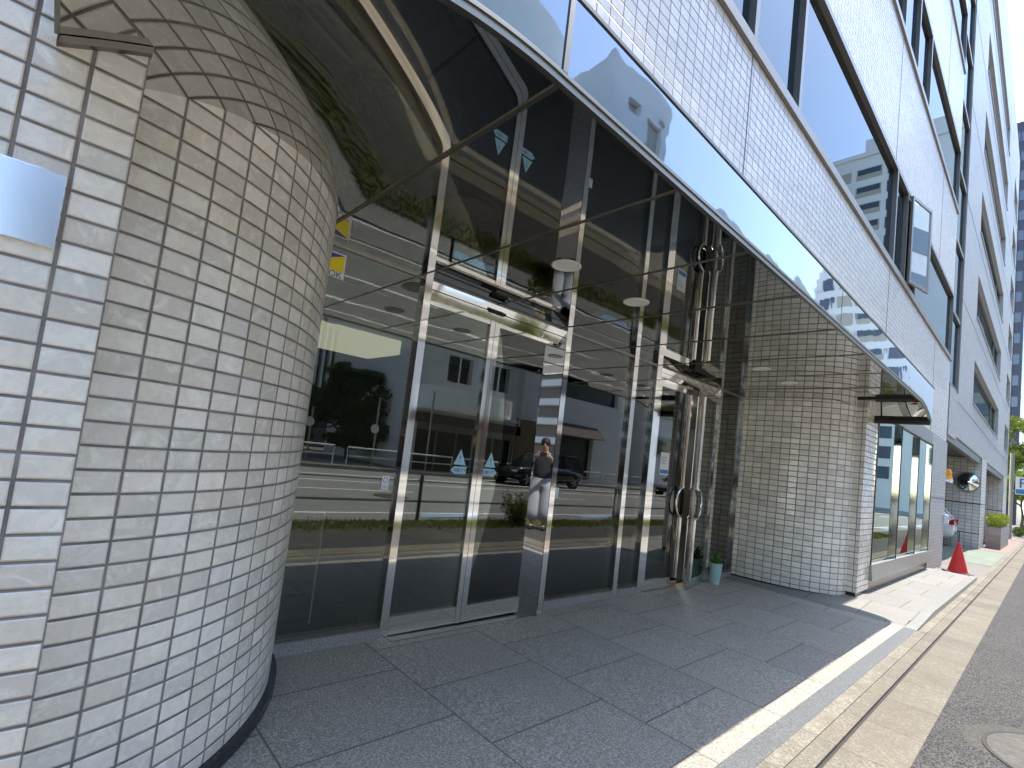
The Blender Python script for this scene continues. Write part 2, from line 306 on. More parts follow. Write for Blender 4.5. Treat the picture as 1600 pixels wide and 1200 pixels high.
class MB:
    def __init__(s): s.v = []; s.f = []; s.uv = []
    def face(s, pts, uv=None):
        i = len(s.v); s.v += [Vector(p) for p in pts]; s.f.append(list(range(i, i+len(pts))))
        if uv is None:
            a = Vector(pts[0]); nrm = (Vector(pts[1])-a).cross(Vector(pts[2])-a)
            ax = max(range(3), key=lambda k: abs(nrm[k]))
            uv = [((p[0], p[2]) if ax == 1 else (p[1], p[2]) if ax == 0 else (p[0], p[1])) for p in pts]
        s.uv.append(uv)
    def box(s, x0, x1, y0, y1, z0, z1, skip=''):
        q = lambda *p: p
        A = [(x0, y0, z0), (x1, y0, z0), (x1, y1, z0), (x0, y1, z0), (x0, y0, z1), (x1, y0, z1), (x1, y1, z1), (x0, y1, z1)]
        for k, ix in (('b', (0, 3, 2, 1)), ('t', (4, 5, 6, 7)), ('f', (0, 1, 5, 4)), ('r', (1, 2, 6, 5)), ('k', (2, 3, 7, 6)), ('l', (3, 0, 4, 7))):
            if k not in skip: s.face([A[i] for i in ix])
        return s
    def hexa(s, A):  # 8 corners: bottom 4 ccw, top 4 ccw
        for ix in ((0, 3, 2, 1), (4, 5, 6, 7), (0, 1, 5, 4), (1, 2, 6, 5), (2, 3, 7, 6), (3, 0, 4, 7)): s.face([A[i] for i in ix])
        return s
    def slab(s, x0, x1, y0, y1, zf, off=0., th=.1, n=1):   # slab following a sloping ground function
        for i in range(n):
            a = x0+(x1-x0)*i/n; b = x0+(x1-x0)*(i+1)/n; za = zf(a)+off; zb = zf(b)+off
            s.hexa([(a, y0, za-th), (b, y0, zb-th), (b, y1, zb-th), (a, y1, za-th), (a, y0, za), (b, y0, zb), (b, y1, zb), (a, y1, za)])
        return s
    def sheet(s, x0, x1, y0, y1, zf, off=0., n=1):
        for i in range(n):
            a = x0+(x1-x0)*i/n; b = x0+(x1-x0)*(i+1)/n
            s.face([(a, y0, zf(a)+off), (b, y0, zf(b)+off), (b, y1, zf(b)+off), (a, y1, zf(a)+off)])
        return s
    def tube(s, pts, r, n=10, cap=True, closed=False):
        pts = [Vector(p) for p in pts]; rs = r if isinstance(r, (list, tuple)) else [r]*len(pts)
        rings = []; prev = None
        for i, p in enumerate(pts):
            if closed: d = (pts[(i+1) % len(pts)]-pts[i-1])
            else: d = pts[min(i+1, len(pts)-1)]-pts[max(i-1, 0)]
            d.normalize()
            ref = Vector((0, 0, 1)) if abs(d.z) < .9 else Vector((1, 0, 0))
            a = d.cross(ref).normalized() if prev is None else (prev-d*prev.dot(d)).normalized(); prev = a; b = d.cross(a)
            rings.append([p+(a*math.cos(2*math.pi*k/n)+b*math.sin(2*math.pi*k/n))*rs[i] for k in range(n)])
        m = len(rings)
        for i in range(m if closed else m-1):
            A, B = rings[i], rings[(i+1) % m]
            for k in range(n): s.face([A[k], A[(k+1) % n], B[(k+1) % n], B[k]])
        if cap and not closed:
            s.face(list(reversed(rings[0]))); s.face(rings[-1])
        return s
    def lathe(s, c, prof, n=32, axis='z'):
        c = Vector(c)
        def P(r, h, k):
            t = 2*math.pi*k/n; ca, sa = math.cos(t)*r, math.sin(t)*r
            return c+(Vector((ca, sa, h)) if axis == 'z' else Vector((ca, -h, sa)) if axis == 'y' else Vector((-h, ca, -sa)))
        for (r1, h1), (r2, h2) in zip(prof, prof[1:]):
            for k in range(n):
                q = [P(r1, h1, k), P(r1, h1, k+1), P(r2, h2, k+1), P(r2, h2, k)]
                if r1 < 1e-6: q = [q[0], q[2], q[3]]
                elif r2 < 1e-6: q = [q[0], q[1], q[2]]
                s.face(q)
        return s
    def prism(s, poly, y0, y1):   # polygon in xz, extruded in y
        a = [(x, y0, z) for x, z in poly]; b = [(x, y1, z) for x, z in poly]
        s.face(a); s.face(list(reversed(b)))
        for i in range(len(poly)):
            j = (i+1) % len(poly); s.face([a[j], a[i], b[i], b[j]])
        return s
    def prismz(s, poly, z0, z1):
        a = [(x, y, z0) for x, y in poly]; b = [(x, y, z1) for x, y in poly]
        s.face(list(reversed(a))); s.face(b)
        for i in range(len(poly)):
            j = (i+1) % len(poly); s.face([a[i], a[j], b[j], b[i]])
        return s
    def build(s, name, mat, parent=None, smooth=False, local=False, weld=False, bevel=0.):
        off = Vector((0, 0, 0)) if local else wloc(parent)
        me = bpy.data.meshes.new(name)
        me.from_pydata([tuple(v-off) for v in s.v], [], s.f)
        uvl = me.uv_layers.new(name='UVMap'); k = 0
        for u in s.uv:
            for q in u: uvl.data[k].uv = q; k += 1
        if weld or bevel:
            bm = bmesh.new(); bm.from_mesh(me); bmesh.ops.remove_doubles(bm, verts=bm.verts, dist=1e-5)
            bmesh.ops.recalc_face_normals(bm, faces=bm.faces)
            if bevel: bmesh.ops.bevel(bm, geom=[e for e in bm.edges if e.calc_face_angle(0) > .5], offset=bevel, segments=2, affect='EDGES', profile=.6)
            bm.to_mesh(me); bm.free()
        if smooth:
            for p in me.polygons: p.use_smooth = True
        me.materials.append(mat)
        o = bpy.data.objects.new(name, me); COL.objects.link(o)
        if parent: o.parent = parent; BASE[o.name] = off if not local else Vector((0, 0, 0))
        return o

def tag(o, label=None, cat=None, group=None, kind=None):
    if label: o['label'] = label
    if cat: o['category'] = cat
    if group: o['group'] = group
    if kind: o['kind'] = kind
    return o
def thing(name, label, cat, loc=(0, 0, 0), rz=0., group=None):
    o = bpy.data.objects.new(name, None); COL.objects.link(o); o.location = loc; o.rotation_euler = (0, 0, rz)
    BASE[o.name] = Vector(loc); return tag(o, label, cat, group)
def struct(o): o['kind'] = 'structure'; return o
def copy_tree(o, parent=None):
    c = o.copy(); COL.objects.link(c)
    if parent: c.parent = parent
    for ch in o.children: copy_tree(ch, c)
    return c
def text(name, body, size, loc, rot, mat, parent, align='CENTER'):
    cu = bpy.data.curves.new(name, 'FONT'); cu.body = body; cu.size = size; cu.align_x = align; cu.align_y = 'CENTER'; cu.extrude = .0004
    cu.materials.append(mat); o = bpy.data.objects.new(name, cu); COL.objects.link(o)
    if parent: o.parent = parent
    me = bpy.data.meshes.new_from_object(o.evaluated_get(bpy.context.evaluated_depsgraph_get())); COL.objects.unlink(o)
    me.materials.clear(); me.materials.append(mat); o2 = bpy.data.objects.new(name, me); COL.objects.link(o2)
    if parent: o2.parent = parent
    o2.location = Vector(loc)-wloc(parent); o2.rotation_euler = rot; return o2

# ------------------------------------------------------------------ ground levels (world z, camera at 1.5)
def gz(x): return .043-.009*(x-1.25)
def gs(x): return .034-.0088*(x-1.25)
def gp(x): return gz(x)+.065*max(0., min(1., (x-7.6)/.9))
GY = 3.3           # lobby glass plane
FY = 1.78          # street facade plane
CE = 1.137         # canopy edge
SZ = 2.743         # mirror soffit

struct(MB().sheet(-300, 500, -300, 300, gs, -.06, 8).build('ground', M['ground']))
struct(MB().sheet(-60, 120, -12.8, -1.5, gs, -.012, 6).build('road', M['road']))
struct(MB().sheet(-60, 120, -.52, .487, gs, -.004, 6).build('footpath', M['asphalt']))
struct(MB().slab(-60, 120, -1.5, -.52, gs, -.008, .05, 6).build('planting_bed_ground', M['soil']))
struct(MB().slab(-30, 110, .487, .785, gs, -.002, .05, 60).build('gutter_apron', M['apron']))
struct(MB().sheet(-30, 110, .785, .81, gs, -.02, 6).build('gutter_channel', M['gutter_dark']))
struct(MB().slab(-30, 110, .81, .905, gs, 0, .05, 60).build('gutter_lip', M['apron']))
struct(MB().slab(-30, 7.6, .905, .995, gs, .008, .05, 12).slab(7.6, 110, .905, .985, gs, .006, .05, 40).build('kerb_strip', M['kerb']))
struct(MB().slab(-10, 7.6, .995, 1.115, gz, .002, .08, 4).build('dark_kerb', M['granite_d']))
struct(MB().slab(-10, 7.6, 1.115, GY+.3, gz, 0, .1, 4).build('forecourt_paving', M['granite']))
kb = MB()
kb.hexa([(7.6, .995, gz(7.6)-.1), (7.95, .985, gp(7.95)-.16), (7.95, 1.10, gp(7.95)-.16), (7.6, 1.115, gz(7.6)-.1),
         (7.6, .995, gz(7.6)+.004), (7.95, .985, gp(7.95)+.01), (7.95, 1.10, gp(7.95)+.01), (7.6, 1.115, gz(7.6)+.004)])
kb.slab(7.95, 14.7, .985, 1.10, gp, .01, .2, 8)
struct(kb.build('platform_kerb', M['granite_s'], bevel=.006))
struct(MB().slab(7.6, 7.95, 1.115, 3.6, gp, 0, .12, 3).slab(7.95, 14.7, 1.10, 3.6, gp, 0, .12, 14).build('platform_paving', M['granite_l']))
struct(MB().sheet(14.7, 110, .985, 12, gs, .002, 12).build('driveway', M['concrete']))
struct(MB().sheet(19.2, 26.4, 1.02, 2.6, gs, .008, 1).build('driveway_green_marking', M['green_paint']))
struct(MB().sheet(26.6, 48, 1.0, 1.75, gs, .008, 1).build('driveway_red_paving', M['red_brick']))
# lane markings
rm = MB()
for x0, x1, y0, y1 in ((-40, 110, -9.95, -9.8), (-40, 110, -8.2, -8.05), (-40, 110, -2.35, -2.25)): rm.sheet(x0, x1, y0, y1, gs, -.006, 4)
for k in range(12): rm.sheet(-20+k*8, -16+k*8, -6.0, -5.88, gs, -.006)
struct(rm.build('road_markings', M['white_paint']))
bl = MB()
for k in range(10):
    x = -4.6+k*5.1
    bl.face([(x, -1.8, gs(x)-.005), (x+1.0, -1.8, gs(x)-.005), (x+2.0, -2.2, gs(x)-.005), (x+.2, -2.2, gs(x)-.005)])
struct(bl.build('lane_blue_markings', M['blue_paint']))
struct(MB().slab(-60, 120, -13.1, -12.8, gs, .12, .2, 8).build('opposite_kerb', M['granite_s']))
struct(MB().slab(-60, 120, -40, -13.1, gs, .11, .2, 8).build('opposite_pavement', M['concrete']))

# ------------------------------------------------------------------ office building
ob = thing('office_building', 'pale tiled office building with mirrored canopy over its glass entrance', 'building', (4, FY, .05))
XR = 16.5
SILL = [5.05, 8.95, 12.85, 16.75, 20.65]; HEAD = [6.80, 10.70, 14.60, 18.50, 22.40]
# tiled bands of the street front
zb = SZ+.25
bands = []
for i, (s_, h_) in enumerate(zip(SILL, HEAD)):
    bands.append((zb, s_)); zb = h_
bands.append((zb, 24.5))
for a, b in bands:
    MB().box(-14, XR, FY, FY+.3, a, b).build('tiled_wall', M['tile_fac'], ob)
    for x in (-1.4, 3.9, 9.3, 14.0): MB().box(x-.006, x+.006, FY-.003, FY+.05, a+.01, b-.01).build('movement_joint', M['dark_metal'], ob)
# roof / side / back so the block is closed
MB().box(-14, XR, FY+.3, 14, 24.3, 24.5).build('roof', M['wall_grey'], ob)
MB().box(-14, -13.7, FY+.3, 14, 0, 24.3).build('side_wall', M['tile_fac'], ob)
MB().box(-14, XR, 13.7, 14, 0, 24.3).build('rear_wall', M['wall_grey'], ob)
MB().box(XR-.3, XR, FY+.3, 14, 3.3, 24.3).build('side_wall', M['tile_fac'], ob)
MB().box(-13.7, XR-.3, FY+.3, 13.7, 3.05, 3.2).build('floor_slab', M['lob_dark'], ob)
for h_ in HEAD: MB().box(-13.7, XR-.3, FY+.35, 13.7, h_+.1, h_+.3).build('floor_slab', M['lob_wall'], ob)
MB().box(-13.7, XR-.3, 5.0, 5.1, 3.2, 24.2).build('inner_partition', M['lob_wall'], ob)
# ribbon windows, one strip per storey, split into panes
def win(x0, x1, z0, z1, y=FY+.035):
    f = MB(); t = .034
    f.box(x0, x1, y-.05, y+.06, z0, z0+t).box(x0, x1, y-.05, y+.06, z1-t, z1)
    f.box(x0, x0+t, y-.05, y+.06, z0+t, z1-t).box(x1-t, x1, y-.05, y+.06, z0+t, z1-t)
    fo = f.build('window', M['alu_d'], ob)
    g = MB().box(x0+t, x1-t, y+.012, y+.02, z0+t, z1-t); g.build('pane', M['glass_win'], fo)
    return fo
XS = {0: [-9.5, -5, -.6, 2.8, 3.9, 5.0, 9.45, 10.35, 11.3, 16.45], 1: [-6, -1, 4, 8.0, 9.35, 10.5, 11.75, 16.45], 2: [-6, 0, 6, 10.6, 11.8, 12.9, 16.45], 3: [-6, 2, 8, 12, 16.45], 4: [-6, 2, 8, 12, 16.45]}
CAS = None
for i in range(5):
    z0, z1 = SILL[i]+.10, HEAD[i]-.045
    MB().box(-13.9, XR, FY-.035, FY+.12, SILL[i]+.001, SILL[i]+.10).build('window_sill', M['sill_m'], ob)
    MB().box(-13.9, XR, FY-.015, FY+.12, HEAD[i]-.045, HEAD[i]-.001).build('window_head', M['sill_m'], ob)
    xs = XS[i]
    for a, b in zip(xs, xs[1:]):
        if i == 0 and a == 10.35:
            f = MB(); t = .05
            f.box(a, b, FY, FY+.11, z0, z0+t).box(a, b, FY, FY+.11, z1-t, z1).box(a, a+t, FY, FY+.11, z0+t, z1-t).box(b-t, b, FY, FY+.11, z0+t, z1-t)
            f.build('window', M['alu_d'], ob)
            continue
        win(a, b, z0, z1)
# the opened casement: hinged on its near side, swung out over the street
wd, hh = .80, HEAD[0]-SILL[0]-.2
ce = bpy.data.objects.new('casement', None); COL.objects.link(ce); ce.parent = ob
ce.location = Vector((10.42, FY-.05, SILL[0]+.12))-Vector((4, FY, .05)); ce.rotation_euler = (0, 0, R(-11.5))
ce['label'] = 'opened casement window swung out from the wall'
f = MB(); t = .05
f.box(0, wd, -.02, .02, 0, t).box(0, wd, -.02, .02, hh-t, hh).box(0, t, -.02, .02, t, hh-t).box(wd-t, wd, -.02, .02, t, hh-t)
f.build('frame', M['alu'], ce, local=True)
MB().box(t, wd-t, -.004, .004, t, hh-t).build('pane', glass('casement glass', (.5, .56, .54), .5, (.95, .97, .95), .3, .01, .02), ce, local=True)

# canopy : mirror soffit panels, battens, trim, fascia
def sofz(x):
    if x < 1.05: return SZ-.23*(1.05-x)**2
    if x > 8.0: return SZ-.20*(x-8.0)**2
    return SZ
CL, CR = -.12, 8.95
JX = [1.095, 1.905, 2.69, 3.51, 4.41, 5.32, 6.22, 7.1, 7.9]
def curved(x0, x1, n_, y0, y1, name, mat):
    m = MB()
    for k in range(n_):
        a = x0+(x1-x0)*k/n_; b = x0+(x1-x0)*(k+1)/n_
        m.face([(a, y1, sofz(a)), (b, y1, sofz(b)), (b, y0, sofz(b)), (a, y0, sofz(a))])
    return m.build(name, mat, ob, smooth=True, weld=True)
for i, (a, b) in enumerate(zip(JX, JX[1:])):
    m = MB(); z = SZ; ty = random.uniform(-.0012, .0012); tx = random.uniform(-.0012, .0012)
    m.face([(a+.003, GY, z+ty), (b-.003, GY, z+ty+tx), (b-.003, CE+.02, z+tx), (a+.003, CE+.02, z)])
    m.build('soffit_panel', M['soffit'], ob)
curved(CL, 1.092, 48, CE+.02, GY, 'soffit_panel', M['soffit'])
curved(7.903, CR, 32, CE+.02, GY, 'soffit_panel', M['soffit'])
for x in JX[:-1]:
    wj = .010 if x < 1.2 else .006
    MB().box(x-wj, x+wj, CE+.03, GY-.02, SZ-.006, SZ+.02).build('soffit_batten', M['steel_b'], ob)
# end bars
MB().box(7.88, 7.925, CE+.03, FY+.0, SZ-.022, SZ+.01).build('end_bar', M['dark_metal'], ob)
MB().box(CR-.07, CR, CE, FY+.0, sofz(CR)-.035, sofz(CR)+.02).build('end_bar', M['dark_metal'], ob)
MB().box(CL-.006, CL+.004, CE, FY-.03, sofz(CL)-.006, sofz(CL)+.012).build('end_bar', M['steel_b'], ob)
def fold(y0, y1, z0, z1, name, mat):
    m = MB(); xs = [CL+1.2*k/24 for k in range(25)]+[7.9+(CR-7.9)*k/24 for k in range(25)]
    for a, b in zip(xs, xs[1:]):
        m.hexa([(a, y0, sofz(a)+z0), (b, y0, sofz(b)+z0), (b, y1, sofz(b)+z0), (a, y1, sofz(a)+z0), (a, y0, sofz(a)+z1), (b, y0, sofz(b)+z1), (b, y1, sofz(b)+z1), (a, y1, sofz(a)+z1)])
    m.build(name, mat, ob)
fold(CE-.004, CE+.018, -.010, .016, 'canopy_trim', M['steel_b'])
fold(CE-.010, CE+.010, .016, .027, 'canopy_trim', M['steel_b'])
fold(CE-.005, CE+.010, .027, .036, 'canopy_trim', M['alu'])
FT = 3.067
m = MB()
segs = [CL, 1.10, 4.41, 9.05]
for a, b in zip(segs, segs[1:]):
    n_ = 24
    mm = MB()
    for k in range(n_):
        p = a+.006+(b-a-.012)*k/n_; q = a+.006+(b-a-.012)*(k+1)/n_
        zz = lambda x: sofz(min(x, CR))+.036
        mm.face([(p, CE, zz(p)), (q, CE, zz(q)), (q, CE, FT), (p, CE, FT)])
    mm.build('fascia_panel', M['fascia'], ob, weld=True, smooth=True)
# rounded return at the far end of the fascia
mm = MB(); n_ = 16; rx, ry = .22, FY-CE
for k in range(n_):
    t0, t1 = math.pi/2*k/n_, math.pi/2*(k+1)/n_
    p0 = (9.05+rx*math.sin(t0), CE+ry*(1-math.cos(t0))); p1 = (9.05+rx*math.sin(t1), CE+ry*(1-math.cos(t1)))
    mm.face([(*p0, SZ-.13), (*p1, SZ-.13), (*p1, FT), (*p0, FT)])
mm.build('fascia_return', M['fascia'], ob, smooth=True, weld=True)
MB().box(1.088, 1.112, CE-.006, CE+.004, SZ+.037, FT).build('fascia_joint', M['steel_b'], ob)
MB().box(CL, 9.1, CE-.006, FY, FT, FT+.015).build('canopy_top', M['alu_d'], ob)
MB().box(CR+.005, 9.2, CE+.10, FY, SZ-.1, SZ-.08).build('canopy_end', M['steel_b'], ob)
# bulkhead above the lobby glass and behind the facade so no light leaks
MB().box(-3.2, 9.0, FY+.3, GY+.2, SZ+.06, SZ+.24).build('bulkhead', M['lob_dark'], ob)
# downlights in the soffit
for x, y in ((2.324, 2.177), (3.156, 2.185), (5.758, 2.228), (6.656, 2.231)):
    d = MB().lathe((x, y, SZ), [(.072, .012), (.074, -.001), (.092, -.006), (.098, -.004), (.098, .0)], 28).build('downlight', M['cream'], ob, smooth=True)
    MB().lathe((x, y, SZ), [(0, -.0012), (.04, -.0012), (.073, -.001)], 28).build('lamp', M['cream'], d)

# left pilaster and curved column
PY = FY
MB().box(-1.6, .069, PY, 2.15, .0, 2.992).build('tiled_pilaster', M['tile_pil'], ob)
q = [(CL, sofz(CL)), (-.02, sofz(-.02)), (.072, sofz(.072))]
pt_ = MB()
for (xa, za), (xb, zb_) in zip(q, q[1:]): pt_.hexa([(xa, PY-.022, za-.022), (xb, PY-.022, zb_-.022), (xb, PY+.01, zb_-.022), (xa, PY+.01, za-.022), (xa, PY-.022, za-.002), (xb, PY-.022, zb_-.002), (xb, PY+.01, zb_-.002), (xa, PY+.01, za-.002)])
pt_.build('pilaster_trim', M['steel_b'], ob)
def curve_col(cx, cy, a, b, side, nexp, z0, z1, mat, name, n=48):
    pts = []
    for k in range(n+1):
        t = math.pi/2*k/n
        pts.append((cx+side*a*math.cos(t)**(2/nexp), cy-b*math.sin(t)**(2/nexp)))
    u = 0; us = [0]
    for p, q in zip(pts, pts[1:]): u += math.dist(p, q); us.append(u)
    mm = MB()
    for i in range(n):
        p, q = pts[i], pts[i+1]
        quad = [(*p, z0), (*q, z0), (*q, z1), (*p, z1)]; uv = [(us[i], z0), (us[i+1], z0), (us[i+1], z1), (us[i], z1)]
        if side > 0: quad.reverse(); uv.reverse()
        mm.face(quad, uv)
    return mm.build(name, mat, ob, smooth=True, weld=False), pts
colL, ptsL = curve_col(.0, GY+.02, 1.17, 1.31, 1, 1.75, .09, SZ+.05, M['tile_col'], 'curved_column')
MB().box(.0, .30, 1.985, 2.12, sofz(.18)-.03, sofz(.18)+.0).build('column_trim', M['steel_b'], ob) if False else None
pl = MB(); pl.prismz([(x*1.0+.03*(x/1.2), y-.03) for x, y in ptsL]+[(0, GY+.02)], gz(1)-.05, gz(1)+.055)
pl.build('column_plinth', M['plinth'], ob)
# right column and pillar
RX, RA, RB, RN = 8.62, .72, 1.42, 2.5
colR, ptsR = curve_col(RX, GY+.02, RA, RB, -1, RN, .03, SZ+.05, M['tile_rc'], 'curved_column')
pl = MB(); pl.prismz(list(reversed([(x-.02, y-.02) for x, y in ptsR]))+[(RX, GY)], -.1, gz(8)+.045) if False else None
MB().prismz([(RX, GY)]+[(x+.012, y+.012) for x, y in ptsR], -.1, gz(8)+.055).build('column_plinth', M['plinth'], ob)
MB().box(8.47, 9.12, FY, 2.6, gp(8.8)+.05, 4.0).build('tiled_pillar', M['tile_rc'], ob)
MB().box(8.48, 9.11, FY+.012, 2.6, -.1, gp(8.8)+.05).build('pillar_plinth', M['plinth'], ob)

# lobby glazing ---------------------------------------------------------
def stile(x0, x1, z0, z1, y0=GY-.045, y1=GY+.045, name='mullion', parent=ob): return MB().box(x0, x1, y0, y1, z0, z1).build(name, M['steel'], parent)
F0 = .03
def sill(x0, x1):
    MB().hexa([(x0, GY-.05, gz(x0)-.02), (x1, GY-.05, gz(x1)-.02), (x1, GY+.1, gz(x1)-.02), (x0, GY+.1, gz(x0)-.02),
               (x0, GY-.045, gz(x0)+.075), (x1, GY-.045, gz(x1)+.075), (x1, GY+.1, gz(x1)+.08), (x0, GY+.1, gz(x0)+.08)]).build('stone_sill', M['granite_s'], ob)
def pane(x0, x1, z0, z1, y=GY, name='glass_pane', parent=ob): return MB().box(x0, x1, y-.005, y+.005, z0, z1).build(name, M['glass_lobby'], parent)
stile(1.942, 2.005, gz(2), SZ)                       # m1
stile(3.60, 3.672, gz(3.6), SZ)                      # m3
stile(4.795, 4.875, gz(4.8), SZ)                     # m4
stile(5.285, 5.395, gz(5.3), SZ)                     # m5
stile(7.02, 7.09, gz(7), SZ)                         # right of the swing doors
stile(7.86, 7.90, gz(7.9), SZ)
MB().box(1.0, 7.9, GY-.02, GY+.02, SZ-.016, SZ-.001).build('glazing_head', M['alu'], ob)
for a, b in ((1.0, 1.942), (3.672, 4.795), (4.875, 5.285), (7.09, 7.86)):
    sill(a, b); pane(a+.002, b-.002, gz(a)+.08, SZ-.017)
    MB().box(a, b, GY-.022, GY+.022, gz((a+b)/2)+.078, gz((a+b)/2)+.094).build('glazing_bead', M['steel_b'], ob)
def sloped(x0, x1, z0):
    z1 = SZ-.017; e = (z1-z0)*.45
    return MB().hexa([(x0, GY-.043+e, z0), (x1, GY-.043+e, z0), (x1, GY+.06, z0), (x0, GY+.06, z0), (x0, GY-.043, z1), (x1, GY-.043, z1), (x1, GY+.06, z1), (x0, GY+.06, z1)])
# automatic sliding doors
dz = 2.58
hd = sloped(2.005, 3.60, dz).build('door_header', M['steel'], ob)
MB().box(2.005, 3.60, GY-.022, GY-.012, dz+.085, dz+.090).build('header_groove', M['dark_metal'], hd)
sn = MB().box(2.60, 2.78, GY-.052, GY-.0, dz+.075, dz+.098).build('door_sensor', M['black'], hd, bevel=.008)
MB().slab(2.005, 3.60, GY-.12, GY+.12, gz, .004, .03).build('door_track', M['steel_b'], ob)
for k, (a, b) in enumerate(((2.008, 2.683), (2.687, 3.42))):
    dr = bpy.data.objects.new('sliding_door', None); COL.objects.link(dr); dr.parent = ob; BASE[dr.name] = wloc(ob)
    s0, s1 = (.035, .052)
    z0 = gz(2.6)+.015
    if k == 0: stile(b-.048, b, z0, dz, GY-.03, GY+.02, 'door_stile', dr); stile(a, a+.012, z0, dz, GY-.02, GY+.02, 'door_stile', dr)
    else: stile(a, a+.055, z0, dz, GY-.03, GY+.02, 'door_stile', dr); MB().box(b-.016, b, GY-.03, GY+.02, z0, dz).build('door_stile', M['steel'], dr)
    x0, x1 = (a+.012, b-.048) if k == 0 else (a+.055, b-.016)
    MB().box(x0, x1, GY-.025, GY+.02, z0, z0+.13).build('door_rail', M['steel'], dr)
    MB().box(x0, x1, GY-.025, GY+.02, dz-.03, dz).build('door_rail', M['steel'], dr)
    pane(x0, x1, z0+.13, dz-.03, GY-.005, 'glass_pane', dr)
# fixed side light between the sliding leaf and the next mullion
pane(3.42, 3.60, gz(3.5)+.02, dz, GY+.03)
MB().box(3.42, 3.60, GY-.02, GY+.05, gz(3.5), gz(3.5)+.13).build('door_rail', M['steel'], ob)
# swing doors
hd2 = sloped(5.395, 7.02, 2.62).build('door_header', M['steel'], ob)
MB().box(5.395, 7.02, GY-.022, GY-.012, 2.675, 2.68).build('header_groove', M['dark_metal'], hd2)
def swing(name_loc, ang, wd, hinge_left, label=None):
    d = bpy.data.objects.new('swing_door', None); COL.objects.link(d); d.parent = ob
    d.location = Vector(name_loc)-Vector((4, FY, .05)); d.rotation_euler = (0, 0, ang)
    s = 1 if hinge_left else -1
    H = 2.62-.02-name_loc[2]
    def bx(x0, x1, y0, y1, z0, z1): return MB().box(min(s*x0, s*x1), max(s*x0, s*x1), y0, y1, z0, z1)
    bx(0, .05, -.025, .025, 0, H).build('door_stile', M['steel'], d, local=True)
    bx(wd-.075, wd, -.025, .025, 0, H).build('door_stile', M['steel'], d, local=True)
    bx(.05, wd-.075, -.025, .025, 0, .11).build('door_rail', M['steel'], d, local=True)
    bx(.05, wd-.075, -.025, .025, H-.09, H).build('door_rail', M['steel'], d, local=True)
    bx(.05, wd-.075, -.005, .005, .11, H-.09).build('glass_pane', M['glass_lobby'], d, local=True)
    # vertical bright rod and half-round pull on both faces
    for yy in (-.055, .055):
        pts = []
        for k in range(17):
            t = math.pi*(k/16-.5)
            pts.append((s*(wd-.04-.17*math.cos(t)), yy, 1.075+.19*math.sin(t)))
        yr = yy*.8
        rod = MB().tube([(s*(wd-.04), yr, .10), (s*(wd-.04), yr, .87)], .016, 12).tube([(s*(wd-.04), yr, 1.28), (s*(wd-.04), yr, H-.10)], .016, 12)
        pts = [(s*(wd-.04), yr, .87)]+pts+[(s*(wd-.04), yr, 1.28)]
        rod.tube(pts, .014, 10)
        rod.build('door_handle', M['steel_r'], d, local=True, smooth=True)
    if label: d['label'] = label
    return d
swing((5.40, GY-.01, gz(5.4)+.015), 0, .79, True)
swing((7.015, GY-.03, gz(7)+.015), R(9), .80, False, 'swing door standing slightly ajar')
MB().box(6.19, 6.235, GY-.03, GY+.03, gz(6.2), 2.62).build('door_post', M['steel'], ob)
# polished column just inside, turned to the street
pm = MB(); c0 = Vector((3.41, 3.225, 0)); nn_ = c0.normalized(); dirp = Vector((nn_.y, -nn_.x, 0))
a = c0-dirp*.10; b = c0+dirp*.10
pm.prismz([(a.x, a.y), (b.x, b.y), (b.x+.05, b.y+.05), (a.x+.05, a.y+.05)], gz(3.4), 2.56)
pm.build('polished_jamb', mirror('dark polished steel', (.36, .355, .345), .02, 1.5, .06, .004), ob)

# lobby interior
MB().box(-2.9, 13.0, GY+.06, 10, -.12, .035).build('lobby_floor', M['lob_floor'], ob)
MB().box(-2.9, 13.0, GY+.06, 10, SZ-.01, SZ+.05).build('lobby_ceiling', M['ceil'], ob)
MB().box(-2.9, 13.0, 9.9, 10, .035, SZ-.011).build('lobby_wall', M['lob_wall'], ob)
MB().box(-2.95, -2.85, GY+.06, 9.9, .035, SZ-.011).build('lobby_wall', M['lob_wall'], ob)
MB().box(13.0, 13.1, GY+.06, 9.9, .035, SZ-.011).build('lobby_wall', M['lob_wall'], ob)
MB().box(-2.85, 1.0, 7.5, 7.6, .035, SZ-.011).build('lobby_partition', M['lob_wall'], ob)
for x, y in ((1.6, 4.3), (2.8, 4.4), (3.9, 5.2), (5.6, 4.4), (6.9, 5.0), (4.6, 6.6)):
    MB().box(x-.45, x+.45, y-.3, y+.3, SZ-.018, SZ-.011).build('ceiling_panel', M['ceil_d'], ob)
for x, y in ((1.15, 4.0), (2.2, 5.6), (6.2, 3.9)):
    MB().lathe((x, y, SZ-.012), [(0, -.01), (.09, -.012), (.11, 0)], 24).build('ceiling_speaker', M['ceil_d'], ob)
for x0, y in ((7.7, 4.75), (11.6, 7.6), (9.6, 6.2)):
    MB().box(x0-.6, x0+1.0, y-.09, y+.09, SZ-.05, SZ-.012).build('strip_light', M['lamp_w'], ob)
MB().box(1.2, 3.16, 5.7, 6.6, SZ-.19, SZ-.012).build('cove_light', M['cove'], ob)
rd = thing('reception_desk', 'brown reception counter inside the lobby behind the narrow fixed pane', 'counter', (9.1, 6.2, .035))
MB().box(8.1, 10.1, 5.9, 6.5, .036, 1.02).build('counter_body', M['wood'], rd)
MB().box(8.0, 10.2, 5.84, 6.56, 1.021, 1.06).build('counter_top', M['lob_dark'], rd)
